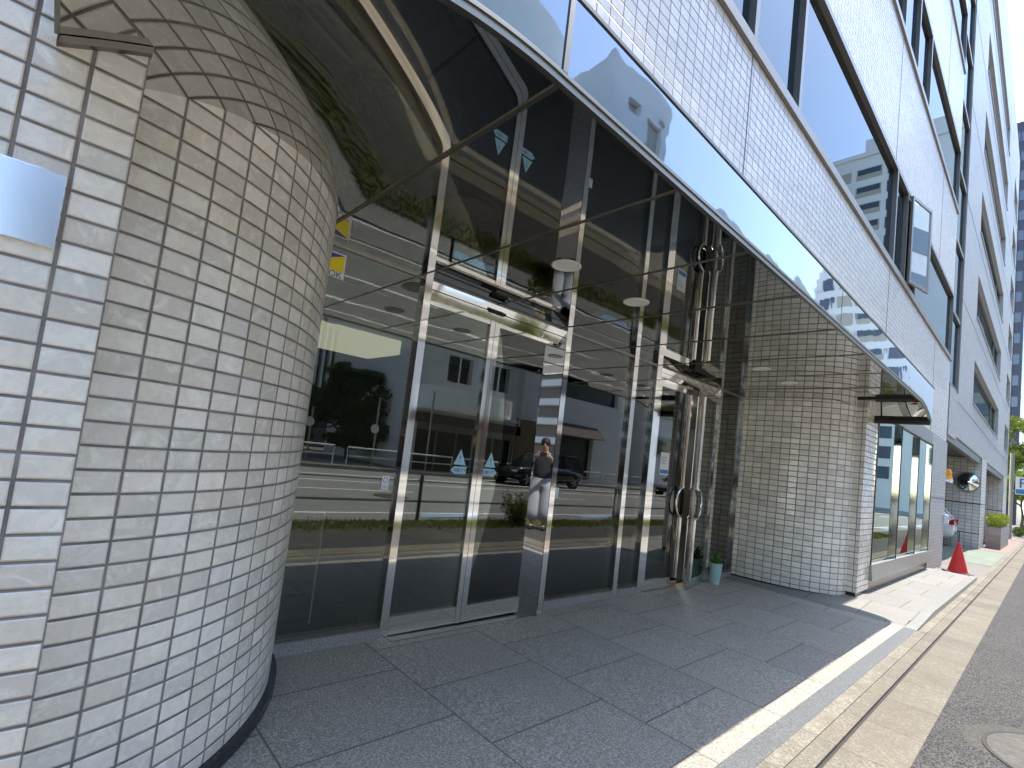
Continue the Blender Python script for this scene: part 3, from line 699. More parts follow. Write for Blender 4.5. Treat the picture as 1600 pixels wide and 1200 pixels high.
# low glass screens inside
gsn = thing('glass_screen', 'frameless low glass screen with bright edges inside the first fixed pane', 'screen', (1.4, 3.75, .035))
MB().box(.6, 1.62, 3.745, 3.753, .036, .86).build('glass_sheet', M['glass_lobby'], gsn)
MB().box(.6, 1.63, 3.743, 3.755, .861, .869).box(1.62, 1.63, 3.743, 3.755, .036, .86).build('screen_edge', M['cream'], gsn)
gs2 = thing('glass_screen', 'frameless low glass screen with bright edges behind the wide fixed pane', 'screen', (4.1, 3.9, .035))
MB().box(3.75, 4.45, 3.895, 3.903, .036, .92).build('glass_sheet', M['glass_lobby'], gs2)
MB().box(3.75, 4.46, 3.893, 3.905, .921, .928).box(4.45, 4.46, 3.893, 3.905, .036, .92).build('screen_edge', M['cream'], gs2)

# display window bay right of the pillar
y = FY+.03
for k, x in enumerate((9.12, 10.9, 12.65, 14.30)):
    MB().box(x, x+.09, FY-.01, FY+.10, gp(x)+.40, SZ-.02).build('display_mullion', M['steel'], ob)
    MB().box(x+.03, x+.055, FY-.02, FY-.01, gp(x)+.40, SZ-.02).build('mullion_groove', M['dark_metal'], ob)
for a, b in ((9.21, 10.9), (10.99, 12.65), (12.74, 14.30)):
    MB().box(a, b, FY+.04, FY+.05, gp(a)+.40, SZ-.02).build('display_pane', M['glass_disp'], ob)
MB().box(9.12, 14.4, FY+.0, FY+.16, SZ-.02, SZ+.249).build('display_head', M['steel_b'], ob)
dsl = MB(); dsl.hexa([(9.12, FY-.05, gp(9.1)+.17), (14.4, FY-.05, gp(14.4)+.17), (14.4, FY+.2, gp(14.4)+.17), (9.12, FY+.2, gp(9.1)+.17), (9.12, FY-.03, gp(9.1)+.40), (14.4, FY-.03, gp(14.4)+.40), (14.4, FY+.2, gp(14.4)+.40), (9.12, FY+.2, gp(9.1)+.40)])
dsl.build('display_sill', M['granite_s'], ob)
MB().hexa([(9.12, FY+.02, -.2), (14.4, FY+.02, -.2), (14.4, FY+.2, -.2), (9.12, FY+.2, -.2), (9.12, FY+.02, gp(9.1)+.17), (14.4, FY+.02, gp(14.4)+.17), (14.4, FY+.2, gp(14.4)+.17), (9.12, FY+.2, gp(9.1)+.17)]).build('display_base', M['steel_b'], ob)
MB().box(9.12, 14.4, 3.0, 3.1, .1, 2.9).build('display_back', M['fin'], ob)
MB().box(14.4, 14.5, FY+.2, 3.1, .1, 2.9).build('display_back', M['fin'], ob)
MB().box(14.4, XR+.25, FY, 2.6, -.4, 2.99).build('tiled_pier', M['tile_annex'], ob)
MB().box(14.4, XR+.25, FY-.004, FY+.01, 1.55, 1.575).build('pier_joint', M['dark_metal'], ob)

# ------------------------------------------------------------------ slit of stacked windows + annex wing
an = thing('annex_building', 'grey office wing with square windows above its drive-in garage openings', 'building', (30, FY, -.2))
AX0, AX1 = 18.4, 44.0
z = 4.55
k = 0
while z < 24:
    h_ = 1.95
    f = MB(); x0, x1, t = XR+.02, AX0-.02, .05; yy = FY+.06
    f.box(x0, x1, yy-.04, yy+.06, z, z+t).box(x0, x1, yy-.04, yy+.06, z+h_-t, z+h_).box(x0, x0+t, yy-.04, yy+.06, z+t, z+h_-t).box(x1-t, x1, yy-.04, yy+.06, z+t, z+h_-t)
    fo = f.build('window', M['alu_d'], an); MB().box(x0+t, x1-t, yy+.01, yy+.02, z+t, z+h_-t).build('pane', M['glass_win'], fo)
    z += h_
MB().box(XR, AX0, FY+.3, 3.0, 3.0, 24).build('slit_back', M['lob_dark'], an)
ZT = 24.2; ZB = 3.32
WZ = [4.85+2.95*i for i in range(6)]; WH = 1.45
cols_ = [(22.2, 34.2)]
zz = ZB
for i, z0 in enumerate(WZ):
    MB().box(AX0, AX1, FY, FY+.35, zz, z0).build('annex_wall', M['tile_annex'], an)
    for a, b in ((AX0, 22.2), (34.2, 39.6), (43.2, AX1)): MB().box(a, b, FY, FY+.35, z0, z0+WH).build('annex_wall', M['tile_annex'], an)
    for a, b in ((22.2, 34.2), (39.6, 43.2)):
        f = MB(); t = .07; yy = FY+.16
        f.box(a, b, yy-.03, yy+.05, z0, z0+t).box(a, b, yy-.03, yy+.05, z0+WH-t, z0+WH).box(a, a+t, yy-.03, yy+.05, z0+t, z0+WH-t).box(b-t, b, yy-.03, yy+.05, z0+t, z0+WH-t)
        ml = (a+1.6, b-2.2) if b-a > 6 else (a+1.5,)
        fo = f.build('window', M['alu_d'], an)
        for x in ml: MB().box(x-.04, x+.04, yy-.03, yy+.05, z0+t, z0+WH-t).build('window_bar', M['alu_d'], fo)
        MB().box(a+t, b-t, yy+.01, yy+.02, z0+t, z0+WH-t).build('pane', M['glass_win'], fo)
        MB().box(a, b, FY-.03, FY+.1, z0-.05, z0-.001).build('window_sill', M['alu'], fo)
        MB().box(a+.01, b-.01, FY+1.2, FY+1.3, z0, z0+WH).build('blind', M['lob_wall'], fo)
    zz = z0+WH
MB().box(AX0, AX1, FY, FY+.35, zz, ZT).build('annex_wall', M['tile_annex'], an)
jt = MB()
for z0 in WZ: jt.box(AX0+.01, AX1-.01, FY-.004, FY+.02, z0-.55, z0-.53)
jt.build('storey_joint', M['dark_metal'], an)
MB().box(AX0, AX1, FY+.35, 12, ZT-.2, ZT).build('roof', M['wall_grey'], an)
MB().box(AX1-.3, AX1, FY+.35, 12, ZB, ZT-.2).build('side_wall', M['tile_annex'], an)
MB().box(AX0, AX0+.3, FY+.35, 12, ZB, ZT-.2).build('side_wall', M['tile_annex'], an)
MB().box(AX0, AX1, 11.7, 12, -.5, ZT-.2).build('rear_wall', M['wall_grey'], an)
MB().box(16.8, AX1, FY+.36, 11.7, ZB+.02, ZB+.3).build('garage_ceiling', M['lob_dark'], an)
MB().box(16.8, 26.6, FY+.05, FY+.20, ZB-.22, ZB-.005).build('garage_beam', M['alu_d'], an)
MB().box(28.7, 40.5, FY+.05, FY+.20, ZB-.22, ZB-.005).build('garage_beam', M['alu_d'], an)
MB().box(XR+.25, AX0, FY, FY+.35, ZB-.1, 4.5).build('annex_wall', M['tile_annex'], an)
MB().box(26.6, 28.7, FY, 9, -.5, ZB-.002).build('garage_pier', M['tile_gar'], an)
gj = MB(); gj.box(26.592, 26.61, FY+.0, 8.9, 1.52, 1.56).box(26.6, 28.7, FY-.006, FY+.01, 1.52, 1.56).box(26.592, 26.61, FY+.0, 8.9, .38, .41)
gj.build('pier_joint', M['dark_metal'], an)
dp = MB().box(26.588, 26.6, 2.35, 3.1, -.05, .36).build('access_panel', M['tile_gar'], an)
fr_ = MB(); fr_.box(26.58, 26.588, 2.33, 3.12, .36, .39).box(26.58, 26.588, 2.33, 2.36, -.05, .36).box(26.58, 26.588, 3.09, 3.12, -.05, .36); fr_.build('panel_frame', M['dark_metal'], dp)
MB().box(40.5, AX1, FY, 9, -.6, ZB-.002).build('garage_pier', M['tile_gar'], an)
MB().box(40.492, 40.51, FY, 8.9, 1.3, 1.34).build('pier_joint', M['dark_metal'], an)

# ------------------------------------------------------------------ things on and around the building
pq = MB().box(-.62, -.052, PY-.012, PY-.001, 1.882, 2.079).build('wall_plaque', M['sky_plaque'], None, bevel=.002)
tag(pq, 'blank satin metal plaque fixed to the tiled pilaster', 'plaque')
# convex mirror, beacon
cmr = thing('traffic_mirror', 'round convex traffic mirror on the garage pier wall', 'mirror', (26.55, 2.16, 2.36))
MB().lathe((26.58, 2.16, 2.36), [(.30, .02), (.36, .03), (.385, .06), (.36, .075), (.345, .07)], 36, 'x').build('mirror_rim', M['alu'], cmr, smooth=True)
MB().lathe((26.58, 2.16, 2.36), [(.345, .065), (.30, .10), (.22, .135), (.12, .158), (.0, .166)], 36, 'x').build('mirror_face', mirror('convex mirror face', (.85, .86, .84), .02, 1, 0, .01), cmr, smooth=True)
bc = thing('warning_beacon', 'amber warning beacon on a white bracket beside the garage opening', 'beacon', (16.85, FY+.1, 2.2))
MB().box(16.752, 18.30, FY+.02, FY+.06, 2.02, 2.06).box(17.9, 18.4, FY+.02, FY+.30, 2.06, 2.12).build('bracket', M['white'], bc)
MB().lathe((18.15, FY+.16, 2.12), [(.15, 0), (.15, .05), (.13, .06), (.13, .21), (.10, .27), (.0, .28)], 20).build('amber_dome', M['orange'], bc, smooth=True)
ic = thing('intercom_box', 'small white intercom box on the tiled pier by the garage', 'intercom', (16.7, FY-.04, 1.05))
MB().box(16.66, 16.86, FY-.09, FY-.001, .95, 1.17).build('case', M['white'], ic, bevel=.01)
MB().box(16.70, 16.82, FY-.094, FY-.09, 1.06, 1.13).build('speaker_grille', M['alu_d'], ic)

# cone
CX, CY = 15.45, 1.36
cz = gs(CX)+.002
cn = thing('traffic_cone', 'red traffic cone on a black base at the end of the stone platform', 'cone', (CX, CY, cz), R(20))
MB().lathe((0, 0, 0), [(.19, .035), (.18, .05), (.03, .68), (.022, .70), (.0, .70)], 32).build('cone_body', M['cone_red'], cn, smooth=True, local=True)
MB().box(-.23, .23, -.23, .23, 0, .035).build('cone_base', M['black'], cn, local=True, bevel=.01)

# manhole cover in the footpath
mhx, mhy = 4.70, -.22
mh = thing('manhole_cover', 'round manhole cover in a concrete ring in the near footpath', 'manhole cover', (mhx, mhy, gs(mhx)))
zo = gs(mhx)
MB().lathe((mhx, mhy, zo), [(0, -.002), (.57, -.002), (.57, -.03)], 48).build('concrete_ring', M['mh_conc'], mh)
MB().lathe((mhx, mhy, zo), [(.46, .0035), (.48, .0035)], 48).build('ring_groove', M['iron_d'], mh)
MB().lathe((mhx, mhy, zo), [(0, .003), (.458, .003), (.459, .0)], 48).build('cover_plate', M['iron'], mh)
sl = MB()
for k in range(8):
    t = R(45*k+20); cxx, cyy = mhx+.26*math.cos(t), mhy+.26*math.sin(t); d = (math.cos(t+1.2), math.sin(t+1.2))
    for e in (0,):
        p = [(-.06, -.008), (.06, -.008), (.06, .008), (-.06, .008)]
        sl.face([(cxx+a*d[0]-b*d[1], cyy+a*d[1]+b*d[0], zo+.0055) for a, b in p])
sl.build('cover_slots', M['iron_d'], mh)
def round_cover(x, y, r, label):
    t = thing('manhole_cover', label, 'manhole cover', (x, y, gs(x)))
    MB().lathe((x, y, gs(x)), [(0, -.001), (r, -.001)], 40).build('cover_plate', M['iron'], t)
    MB().lathe((x, y, gs(x)), [(r*.72, .002), (r*.78, .002)], 40).build('ring_groove', M['iron_d'], t)
round_cover(6.65, -4.9, .45, 'round iron cover out in the road seen mirrored in the glass')

# planter pot inside
pt = thing('potted_plant', 'mint green plant pot with a sprig of leaves beside the swing door', 'potted plant', (7.03, 3.125, gz(7.1)))
pz = gz(7.1)
MB().lathe((7.03, 3.125, pz), [(0, .0), (.06, .0), (.092, .29), (.084, .29), (.08, .26), (0, .26)], 24).build('pot', M['mint'], pt, smooth=False)
lf = MB()
for k in range(22):
    a = random.uniform(0, 6.28); L = random.uniform(.12, .3); tilt = random.uniform(.2, 1.2)
    p0 = Vector((7.03, 3.125, pz+.26)); d = Vector((math.cos(a)*math.sin(tilt), math.sin(a)*math.sin(tilt), math.cos(tilt))); sd_ = d.cross(Vector((0, 0, 1))).normalized()*.022
    p1 = p0+d*L*.55; p2 = p0+d*L-Vector((0, 0, L*.2))
    lf.face([p0, p1-sd_, p2, p1+sd_])
lf.build('leaves', M['leaf_in'], pt)

# stickers and poster on the glass
FR = (R(90), 0, 0)
st = thing('security_sticker', 'square blue and yellow security sticker on the first fixed pane', 'sticker', (1.16, GY-.008, 2.6))
ys = GY-.0062
MB().box(1.10, 1.326, ys-.001, ys, 2.515, 2.690).build('backing', M['st_white'], st)
tri = MB(); tri.face([(1.11, ys-.0015, 2.680), (1.11, ys-.0015, 2.600), (1.316, ys-.0015, 2.680)]); tri.build('blue_field', M['st_blue'], st)
tri = MB(); tri.face([(1.11, ys-.0015, 2.598), (1.11, ys-.0015, 2.563), (1.316, ys-.0015, 2.563), (1.316, ys-.0015, 2.679)]); tri.build('yellow_field', M['st_yel'], st)
text('lettering', 'ALSOK', .062, (1.213, ys-.0016, 2.538), FR, M['st_blue'], st)
def warn(x, label, flip):
    z = 1.335; yy = GY-.035 if x < 2.7 else GY-.035
    yy = GY-.0112
    t = thing('door_sticker', label, 'sticker', (x, yy, z), 0, 'warning stickers on the automatic doors')
    m = MB(); m.face([(x-.062, yy, z), (x+.062, yy, z), (x, yy, z+.13)]); m.build('triangle', M['st_cyan'], t)
    text('mark', '!', .085, (x, yy-.001, z+.046), FR, M['st_navy'], t)
    s = -1 if flip else 1
    m = MB(); p = [(x-.075, z-.075), (x+.05, z-.075), (x+.085, z-.045), (x+.05, z-.015), (x-.075, z-.015)]
    p = [(x+(q[0]-x)*s, q[1]) for q in p]; p = p if s > 0 else p[::-1]
    m.face([(q[0], yy, q[1]) for q in p]); m.build('arrow_plate', M['st_cyan'], t)
    text('lettering', '自動ドア', .032, (x-.01*s, yy-.001, z-.046), FR, M['st_navy'], t)
warn(2.50, 'pale blue triangle sticker over a left arrow on the first sliding door', True)
warn(2.83, 'pale blue triangle sticker over a right arrow on the second sliding door', False)
def nosmoke(x, z, label):
    t = thing('notice_sticker', label, 'sticker', (x, GY-.006, z), 0, 'no smoking stickers')
    yy = GY-.0064
    MB().box(x-.03, x+.03, yy, GY-.0055, z-.05, z+.05).build('backing', M['st_white'], t)
    MB().lathe((x, yy-.0005, z+.018), [(.016, 0), (.022, 0)], 20, 'y').build('ring', M['st_grey'], t)
    MB().box(x-.022, x+.022, yy-.001, yy, z-.042, z-.02).build('text_band', M['st_cyan'], t)
nosmoke(1.85, 1.16, 'small white no smoking sticker at the edge of the first fixed pane')
nosmoke(3.735, 1.14, 'small white no smoking sticker at the near edge of the wide fixed pane')
po = thing('door_poster', 'white notice with a blue foot band on the left swing door', 'poster', (5.70, GY-.018, 1.55))
yy = GY-.0165
MB().box(5.59, 5.80, yy-.001, yy, 1.42, 1.70).build('paper', M['st_white'], po)
MB().box(5.60, 5.79, yy-.0018, yy-.001, 1.435, 1.485).build('blue_band', M['st_pblue'], po)
ln = MB()
for k in range(3): ln.box(5.62, 5.74-.02*k, yy-.0018, yy-.001, 1.63-.035*k, 1.642-.035*k)
ln.build('text_lines', M['st_grey'], po)

# ------------------------------------------------------------------ planter, hedge, parking sign, trees, towers at the far end
def leaves(mb, c, rad, n, size, rng, flat=1.0, shell=.35):
    for _ in range(n):
        while True:
            p = Vector((rng.uniform(-1, 1), rng.uniform(-1, 1), rng.uniform(-1, 1)))
            if shell < p.length < 1: break
        q = Vector(c)+Vector((p.x*rad[0], p.y*rad[1], p.z*rad[2]))
        d = Vector((rng.gauss(0, 1), rng.gauss(0, 1), rng.gauss(0, .7))).normalized(); e = d.orthogonal().normalized()
        e = (e*math.cos(rng.uniform(0, 6.28))+d.cross(e)*math.sin(rng.uniform(0, 6.28))).normalized(); g = d.cross(e)
        s = size*rng.uniform(.6, 1.4)
        mb.face([q-e*s, q-g*s*.45, q+e*s, q+g*s*.45])
pb = thing('stone_planter', 'pink granite planter box beside the garage pier', 'planter', (31.5, 1.5, gs(31)))
pm = MB(); pm.box(28.75, 34.6, 1.28, 1.73, gs(31)-.1, .68, 't').build('planter_wall', tile('planter stone', .55, .34, .008, .008, (.30, .23, .205), (.14, .12, .11), rough=.3, tilt=.0, dirt=.3), pb)
MB().box(28.78, 34.57, 1.31, 1.70, .55, .64).build('planter_soil', M['soil'], pb)
hg = MB(); rng = random.Random(3)
for k in range(26): leaves(hg, (28.95+k*.225, 1.5, .92+rng.uniform(-.03, .04)), (.24, .26, .30), 150, .035, rng); [leaves(hg, (28.95+k*.225, 1.5+q, .98+rng.uniform(-.03, .03)), (.2, .15, .24), 60, .035, rng) for q in (-.14, .14)]
tag(hg.build('box_hedge', M['leaf_lime'], None), 'clipped bright lime hedge growing in the pink planter', 'hedge')

def tree(name, label, x, y, z0, H, crowns, leafm, n, size, seed, cat='tree', group=None, trunk_r=.14):
    rng = random.Random(seed)
    t = thing(name, label, cat, (x, y, z0), 0, group)
    m = MB(); pts = [(x, y, z0)]; 
    for k in range(1, 6): pts.append((x+rng.uniform(-.08, .08)*k*.4, y+rng.uniform(-.08, .08)*k*.4, z0+H*k/6))
    m.tube(pts, [trunk_r*(1-.13*k) for k in range(6)], 9)
    for c in crowns:
        b = Vector(pts[rng.choice((2, 3, 4))]); cc = Vector((c[0], c[1], c[2])); mid = (b+cc)/2+Vector((0, 0, -.2))
        m.tube([b, mid, cc], [trunk_r*.5, trunk_r*.35, trunk_r*.12], 6)
    m.build('trunk', M['bark'], t)
    l = MB(); tot = sum(c[3]*c[4]*c[5] for c in crowns)
    for c in crowns:
        # clumps inside each mass so that gaps show
        kk = max(4, int(14*(c[3]*c[4]*c[5]/tot)**.5*len(crowns)**.5))
        for _ in range(kk):
            while True:
                p = Vector((rng.uniform(-1, 1), rng.uniform(-1, 1), rng.uniform(-1, 1)))
                if p.length < 1: break
            r = rng.uniform(.28, .5)
            leaves(l, (c[0]+p.x*c[3]*.8, c[1]+p.y*c[4]*.8, c[2]+p.z*c[5]*.8), (c[3]*r, c[4]*r, c[5]*r*.8), int(n*c[3]*c[4]*c[5]/tot/kk), size, rng)
    l.build('crown', leafm, t)
    return t
tree('street_tree', 'sunlit yellow green street tree beyond the end of the grey wing', 56, 2.6, gs(56), 5,
     [(56, 2.8, 6.0, 3.0, 2.6, 2.0), (55, .9, 5.0, 2.4, 2.0, 1.6), (57, 4.2, 7.0, 2.4, 2.4, 1.8), (56, 2.2, 7.9, 2.0, 2.0, 1.2)], M['leaf_mid'], 16000, .11, 11, group='trees at the far end of the street')
tree('street_tree', 'darker street tree behind the parking sign', 66, 1.6, gs(66), 3.6,
     [(66, 1.7, 3.6, 3.0, 2.0, 1.7), (65, .2, 4.4, 2.0, 1.8, 1.6), (67, 3.2, 3.4, 2.0, 2.0, 1.6)], M['leaf_mid'], 11000, .12, 12, group='trees at the far end of the street')
for k, (bx, by, r) in enumerate(((47.5, 1.25, .55), (52.0, .9, .7))):
    l = MB(); rng = random.Random(20+k)
    for _ in range(16): leaves(l, (bx+rng.uniform(-r, r), by+rng.uniform(-.3, .3)*r, gs(bx)+.4+rng.uniform(-.2, .35)*r), (r*.5, r*.4, r*.4), 110, .05, rng)
    tag(l.build('shrub', M['leaf_dark'], None), ['low dark shrub at the foot of the sign post', 'larger dark shrub farther along the verge'][k], 'shrub', 'shrubs on the far verge')
ps = thing('parking_sign', 'white parking sign with a dark P on a grey post', 'sign', (44.6, 1.55, gs(44)))
MB().tube([(44.6, 1.60, gs(44)), (44.6, 1.60, 5.0)], .10, 12).build('post', M['alu'], ps)
MB().box(44.45, 44.6, .25, 1.42, 2.45, 3.55).build('panel', M['white'], ps)
MB().box(44.43, 44.45, .28, 1.39, 2.50, 2.78).build('blue_band', M['st_pblue'], ps)
text('lettering', 'P', .85, (44.44, 1.08, 3.13), (R(90), 0, R(-90)), M['st_navy'], ps)
MB().box(44.5, 44.6, 1.42, 1.55, 3.3, 3.38).box(44.5, 44.6, 1.42, 1.55, 2.6, 2.68).build('arm', M['alu'], ps)
dt = thing('dark_tower', 'dark blue high rise with a grid of small windows at the street end', 'tower', (128, 10, -1))
MB().box(115, 145, 3.5, 24, -2, 68).build('tower_body', M['tower_dark'], dt)
for k in range(18):
    z = 4+k*3.55
    MB().box(114.9, 115.0, 3.6, 23.9, z, z+1.7).build('window', M['tower_win'], dt)
for j in range(19): MB().box(114.8, 114.99, 3.45+j*1.1, (3.8 if j % 2 == 0 else 3.6)+j*1.1, -2, 68).build('pier', M['tower_dark'], dt)

# ------------------------------------------------------------------ vehicles
def car(name, label, loc, rz, paint, L=4.5, W=1.84, H=1.64, group=None, suv=True):
    t = thing(name, label, 'car', loc, rz, group)
    hl = L/2
    # lower body lofted along its length (front at +x)
    st_ = [(-hl, .55, .80, .82), (-hl+.06, .40, .98, .92), (-hl+.35, .32, 1.02, .98), (-1.0, .28, 1.02, 1.), (0, .27, 1.0, 1.), (.75, .27, .99, 1.), (1.15, .28, .96, 1.), (hl-.55, .30, .90, .98), (hl-.15, .34, .80, .93), (hl, .45, .66, .82)]
    sec = []
    for x, zb_, zt, ws in st_:
        h = W/2*ws
        sec.append([(x, -h*.86, zb_), (x, -h, zb_+.14), (x, -h*1.0, (zb_+zt)/2+.05), (x, -h*.95, zt-.06), (x, -h*.84, zt), (x, h*.84, zt), (x, h*.95, zt-.06), (x, h*1.0, (zb_+zt)/2+.05), (x, h, zb_+.14), (x, h*.86, zb_)])
    b = MB()
    for A, B in zip(sec, sec[1:]):
        for k in range(10): b.face([A[k], A[(k+1) % 10], B[(k+1) % 10], B[k]])
    b.face(sec[0][::-1]); b.face(sec[-1])
    b.build('body', paint, t, local=True, smooth=True, weld=True)
    # greenhouse
    rear0 = -hl+.10; rr = -hl+.55
    bt = [(rear0, .97), (1.05, .95)]; tp = [(rr, H-.04), (-.3, H), (.25, H-.03)]
    gw0, gw1 = W/2*.90, W/2*.70
    g = MB()
    side = [(rear0, .97, gw0), (1.10, .95, gw0), (.28, H-.05, gw1), (-.35, H-.02, gw1), (rr, H-.07, gw1)]
    l = [(x, -w_, z) for x, z, w_ in side]; r = [(x, w_, z) for x, z, w_ in side]
    g.face(l); g.face(r[::-1])
    for i in range(5): j = (i+1) % 5; g.face([l[j], l[i], r[i], r[j]])
    g.build('windows', M['car_glass'], t, local=True)
    rf = MB()
    P = [(rr-.1, H-.075), (-.35, H), (.30, H-.045)]
    for (xa, za), (xb, zb2) in zip(P, P[1:]): rf.hexa([(xa, -gw1-.02, za-.03), (xb, -gw1-.02, zb2-.03), (xb, gw1+.02, zb2-.03), (xa, gw1+.02, za-.03), (xa, -gw1, za+.015), (xb, -gw1, zb2+.015), (xb, gw1, zb2+.015), (xa, gw1, za+.015)])
    rf.build('roof', paint, t, local=True)
    pl_ = MB()
    for s in (-1, 1):
        for (x0, x1, wd_) in ((1.10, .28, .03), (.05, -.02, .035), (-1.0, -.95, .05), (rear0+.02, rr, .07)):
            pl_.tube([(x0, s*(gw0+.004), .96), (x1, s*(gw1+.008), H-.05)], wd_, 6)
    pl_.build('pillars', paint, t, local=True)
    for x in (-hl+.85, hl-.88):
        for s in (-1, 1):
            wv = MB().lathe((x, s*(W/2-.11), .35), [(.0, -.1), (.35, -.1), (.36, -.06), (.36, .06), (.35, .1), (.0, .1)], 28, 'y').build('wheel', M['tyre'], t, local=True)
            rm_ = MB().lathe((x, s*(W/2-.005), .35), [(.0, .004*s), (.06, .01*s), (.07, -.0*s)], 16, 'y')
            for q in range(5):
                a = q*2*math.pi/5; ca, sa = math.cos(a), math.sin(a); yv = s*(W/2+.0)
                rm_.hexa([(x+.03*-sa, yv-.02, .35+.03*ca), (x+.24*ca+.04*-sa, yv-.02, .35+.24*sa+.04*ca), (x+.24*ca-.04*-sa, yv-.02, .35+.24*sa-.04*ca), (x-.03*-sa, yv-.02, .35-.03*ca),
                          (x+.03*-sa, yv, .35+.03*ca), (x+.24*ca+.04*-sa, yv, .35+.24*sa+.04*ca), (x+.24*ca-.04*-sa, yv, .35+.24*sa-.04*ca), (x-.03*-sa, yv, .35-.03*ca)])
            rm_.lathe((x, s*(W/2-.01), .35), [(.235, 0), (.26, .004*s)], 28, 'y')
            rm_.build('rim', M['rim'], wv, local=True)
            MB().lathe((x, s*(W/2-.02), .37), [(.36, 0), (.43, .028*s)], 28, 'y').build('wheel_arch', M['black'], t, local=True)
    for s in (-1, 1):
        MB().box(hl-.22, hl-.06, s*W*.40-.14, s*W*.40+.14, .66, .77).build('headlight', M['head_w'], t, local=True, bevel=.02)
        MB().box(-hl-.01, -hl+.14, s*W*.44-.06, s*W*.44+.06, .84, 1.02).build('tail_light', M['tail_red'], t, local=True, bevel=.02)
        MB().box(.72, .90, s*(W/2+.02)-.09, s*(W/2+.02)+.09, .98, 1.12).build('wing_mirror', paint, t, local=True, bevel=.03)
    MB().box(hl-.03, hl+.01, -.55, .55, .40, .56).build('grille', M['black'], t, local=True)
    MB().box(-hl-.02, -hl+.02, -.17, .17, .60, .76).build('number_plate', M['white'], t, local=True)
    return t
car('parked_suv', 'black sport utility car standing across the road mirrored in the glass', (18.6, -11.2, gs(18.6)-.01), math.pi, M['car_black'], 5.2, 1.95, 1.72)
car('parked_hatchback', 'white hatchback parked nose-in inside the garage', (25.45, 4.5, gs(25)+.005), R(91), M['car_white'], 4.3, 1.75, 1.55)
car('parked_van', 'silver car standing far along the opposite kerb', (29.5, -9.0, gs(29)-.01), math.pi, M['car_silver'], 4.6, 1.8, 1.6)

# ------------------------------------------------------------------ across the road (seen in the glass, the soffit and the fascia)
# guard rail beside the near weeds
posts = [-.9, 2.15, 5.25, 8.35, 11.5, 14.6, 17.7, 20.8, 23.9]
for a, b in zip(posts, posts[1:]):
    t = thing('guard_rail', 'two-bar pipe guard rail section along the weedy verge', 'railing', (a, -1.42, gs(a)), 0, 'guard rail sections along the verge')
    MB().tube([(a, -1.42, gs(a)-.05), (a, -1.42, gs(a)+.86)], .035, 10).build('post', M['rail'], t)
    for h_ in (.74, .36): MB().tube([(a+.04, -1.42, gs(a)+h_), (b-.04, -1.42, gs(b)+h_)], .024, 8).build('bar', M['rail_w'], t)
# weeds
gr = MB(); rng = random.Random(5)
for _ in range(16000):
    x = rng.uniform(-4, 26); y = -1.0+rng.gauss(0, .24)
    if not -1.5 < y < -.54: continue
    dens = .5+.5*math.sin(x*1.7)*math.sin(x*.61+1)
    h = rng.uniform(.03, .10)*(.5+dens); a = rng.uniform(0, 6.28); w_ = rng.uniform(.006, .016)
    dx, dy = math.cos(a)*w_, math.sin(a)*w_; lx, ly = rng.gauss(0, .05), rng.gauss(0, .05)
    gr.face([(x-dx, y-dy, gs(x)-.01), (x+dx, y+dy, gs(x)-.01), (x+lx, y+ly, gs(x)+h)])
tag(gr.build('verge_grass', M['grass'], None), kind='stuff')
wd_ = MB(); rng = random.Random(6)
for k in range(60):
    a = rng.uniform(0, 6.28); L = rng.uniform(.25, .62); q = Vector((7.4, -1.0, gs(7.4))); tp_ = q+Vector((math.cos(a)*.28, math.sin(a)*.22, L))
    wd_.tube([q, (q+tp_)/2+Vector((0, 0, .06)), tp_], [.006, .005, .002], 4)
    leaves(wd_, (q+tp_)/2, (.16, .16, .2), 10, .035, rng); leaves(wd_, tp_, (.1, .1, .12), 10, .03, rng)
tag(wd_.build('tall_weed', M['grass'], None), 'tall bushy weed growing by the guard rail seen in the sliding door', 'weed')
# opposite low fence, lamp posts
for k in range(9):
    a = 6.2+k*3.0
    if k in (1,): pass
    t = thing('pavement_fence', 'low white pipe barrier along the opposite pavement', 'barrier', (a, -13.25, gs(a)+.11), 0, 'pipe barriers on the opposite pavement')
    z0 = gs(a)+.11
    m = MB().tube([(a, -13.25, z0), (a, -13.25, z0+.78), (a+2.4, -13.25, z0+.78), (a+2.4, -13.25, z0)], .035, 8)
    m.build('frame', M['rail_w'], t); MB().tube([(a, -13.25, z0+.42), (a+2.4, -13.25, z0+.42)], .028, 8).build('bar', M['rail_w'], t)
for k, (x, y, h) in enumerate(((10.7, -13.9, 3.2), (8.4, -15.5, 2.4), (13.4, -13.7, 3.9))):
    t = thing('lamp_post', ['slim pole with a round white sign beside the dark tree', 'short pole with a round white sign among the far trees', 'slim pale pole in front of the shop entrance'][k], 'pole', (x, y, gs(x)), 0)
    MB().tube([(x, y, gs(x)), (x, y, h)], .05, 10).build('pole', M['alu'], t)
    if k < 2: MB().lathe((x-.1, y+.08, 1.75), [(0, 0), (.2, 0), (.2, .02)], 24, 'y').build('sign_disc', M['white'], t)
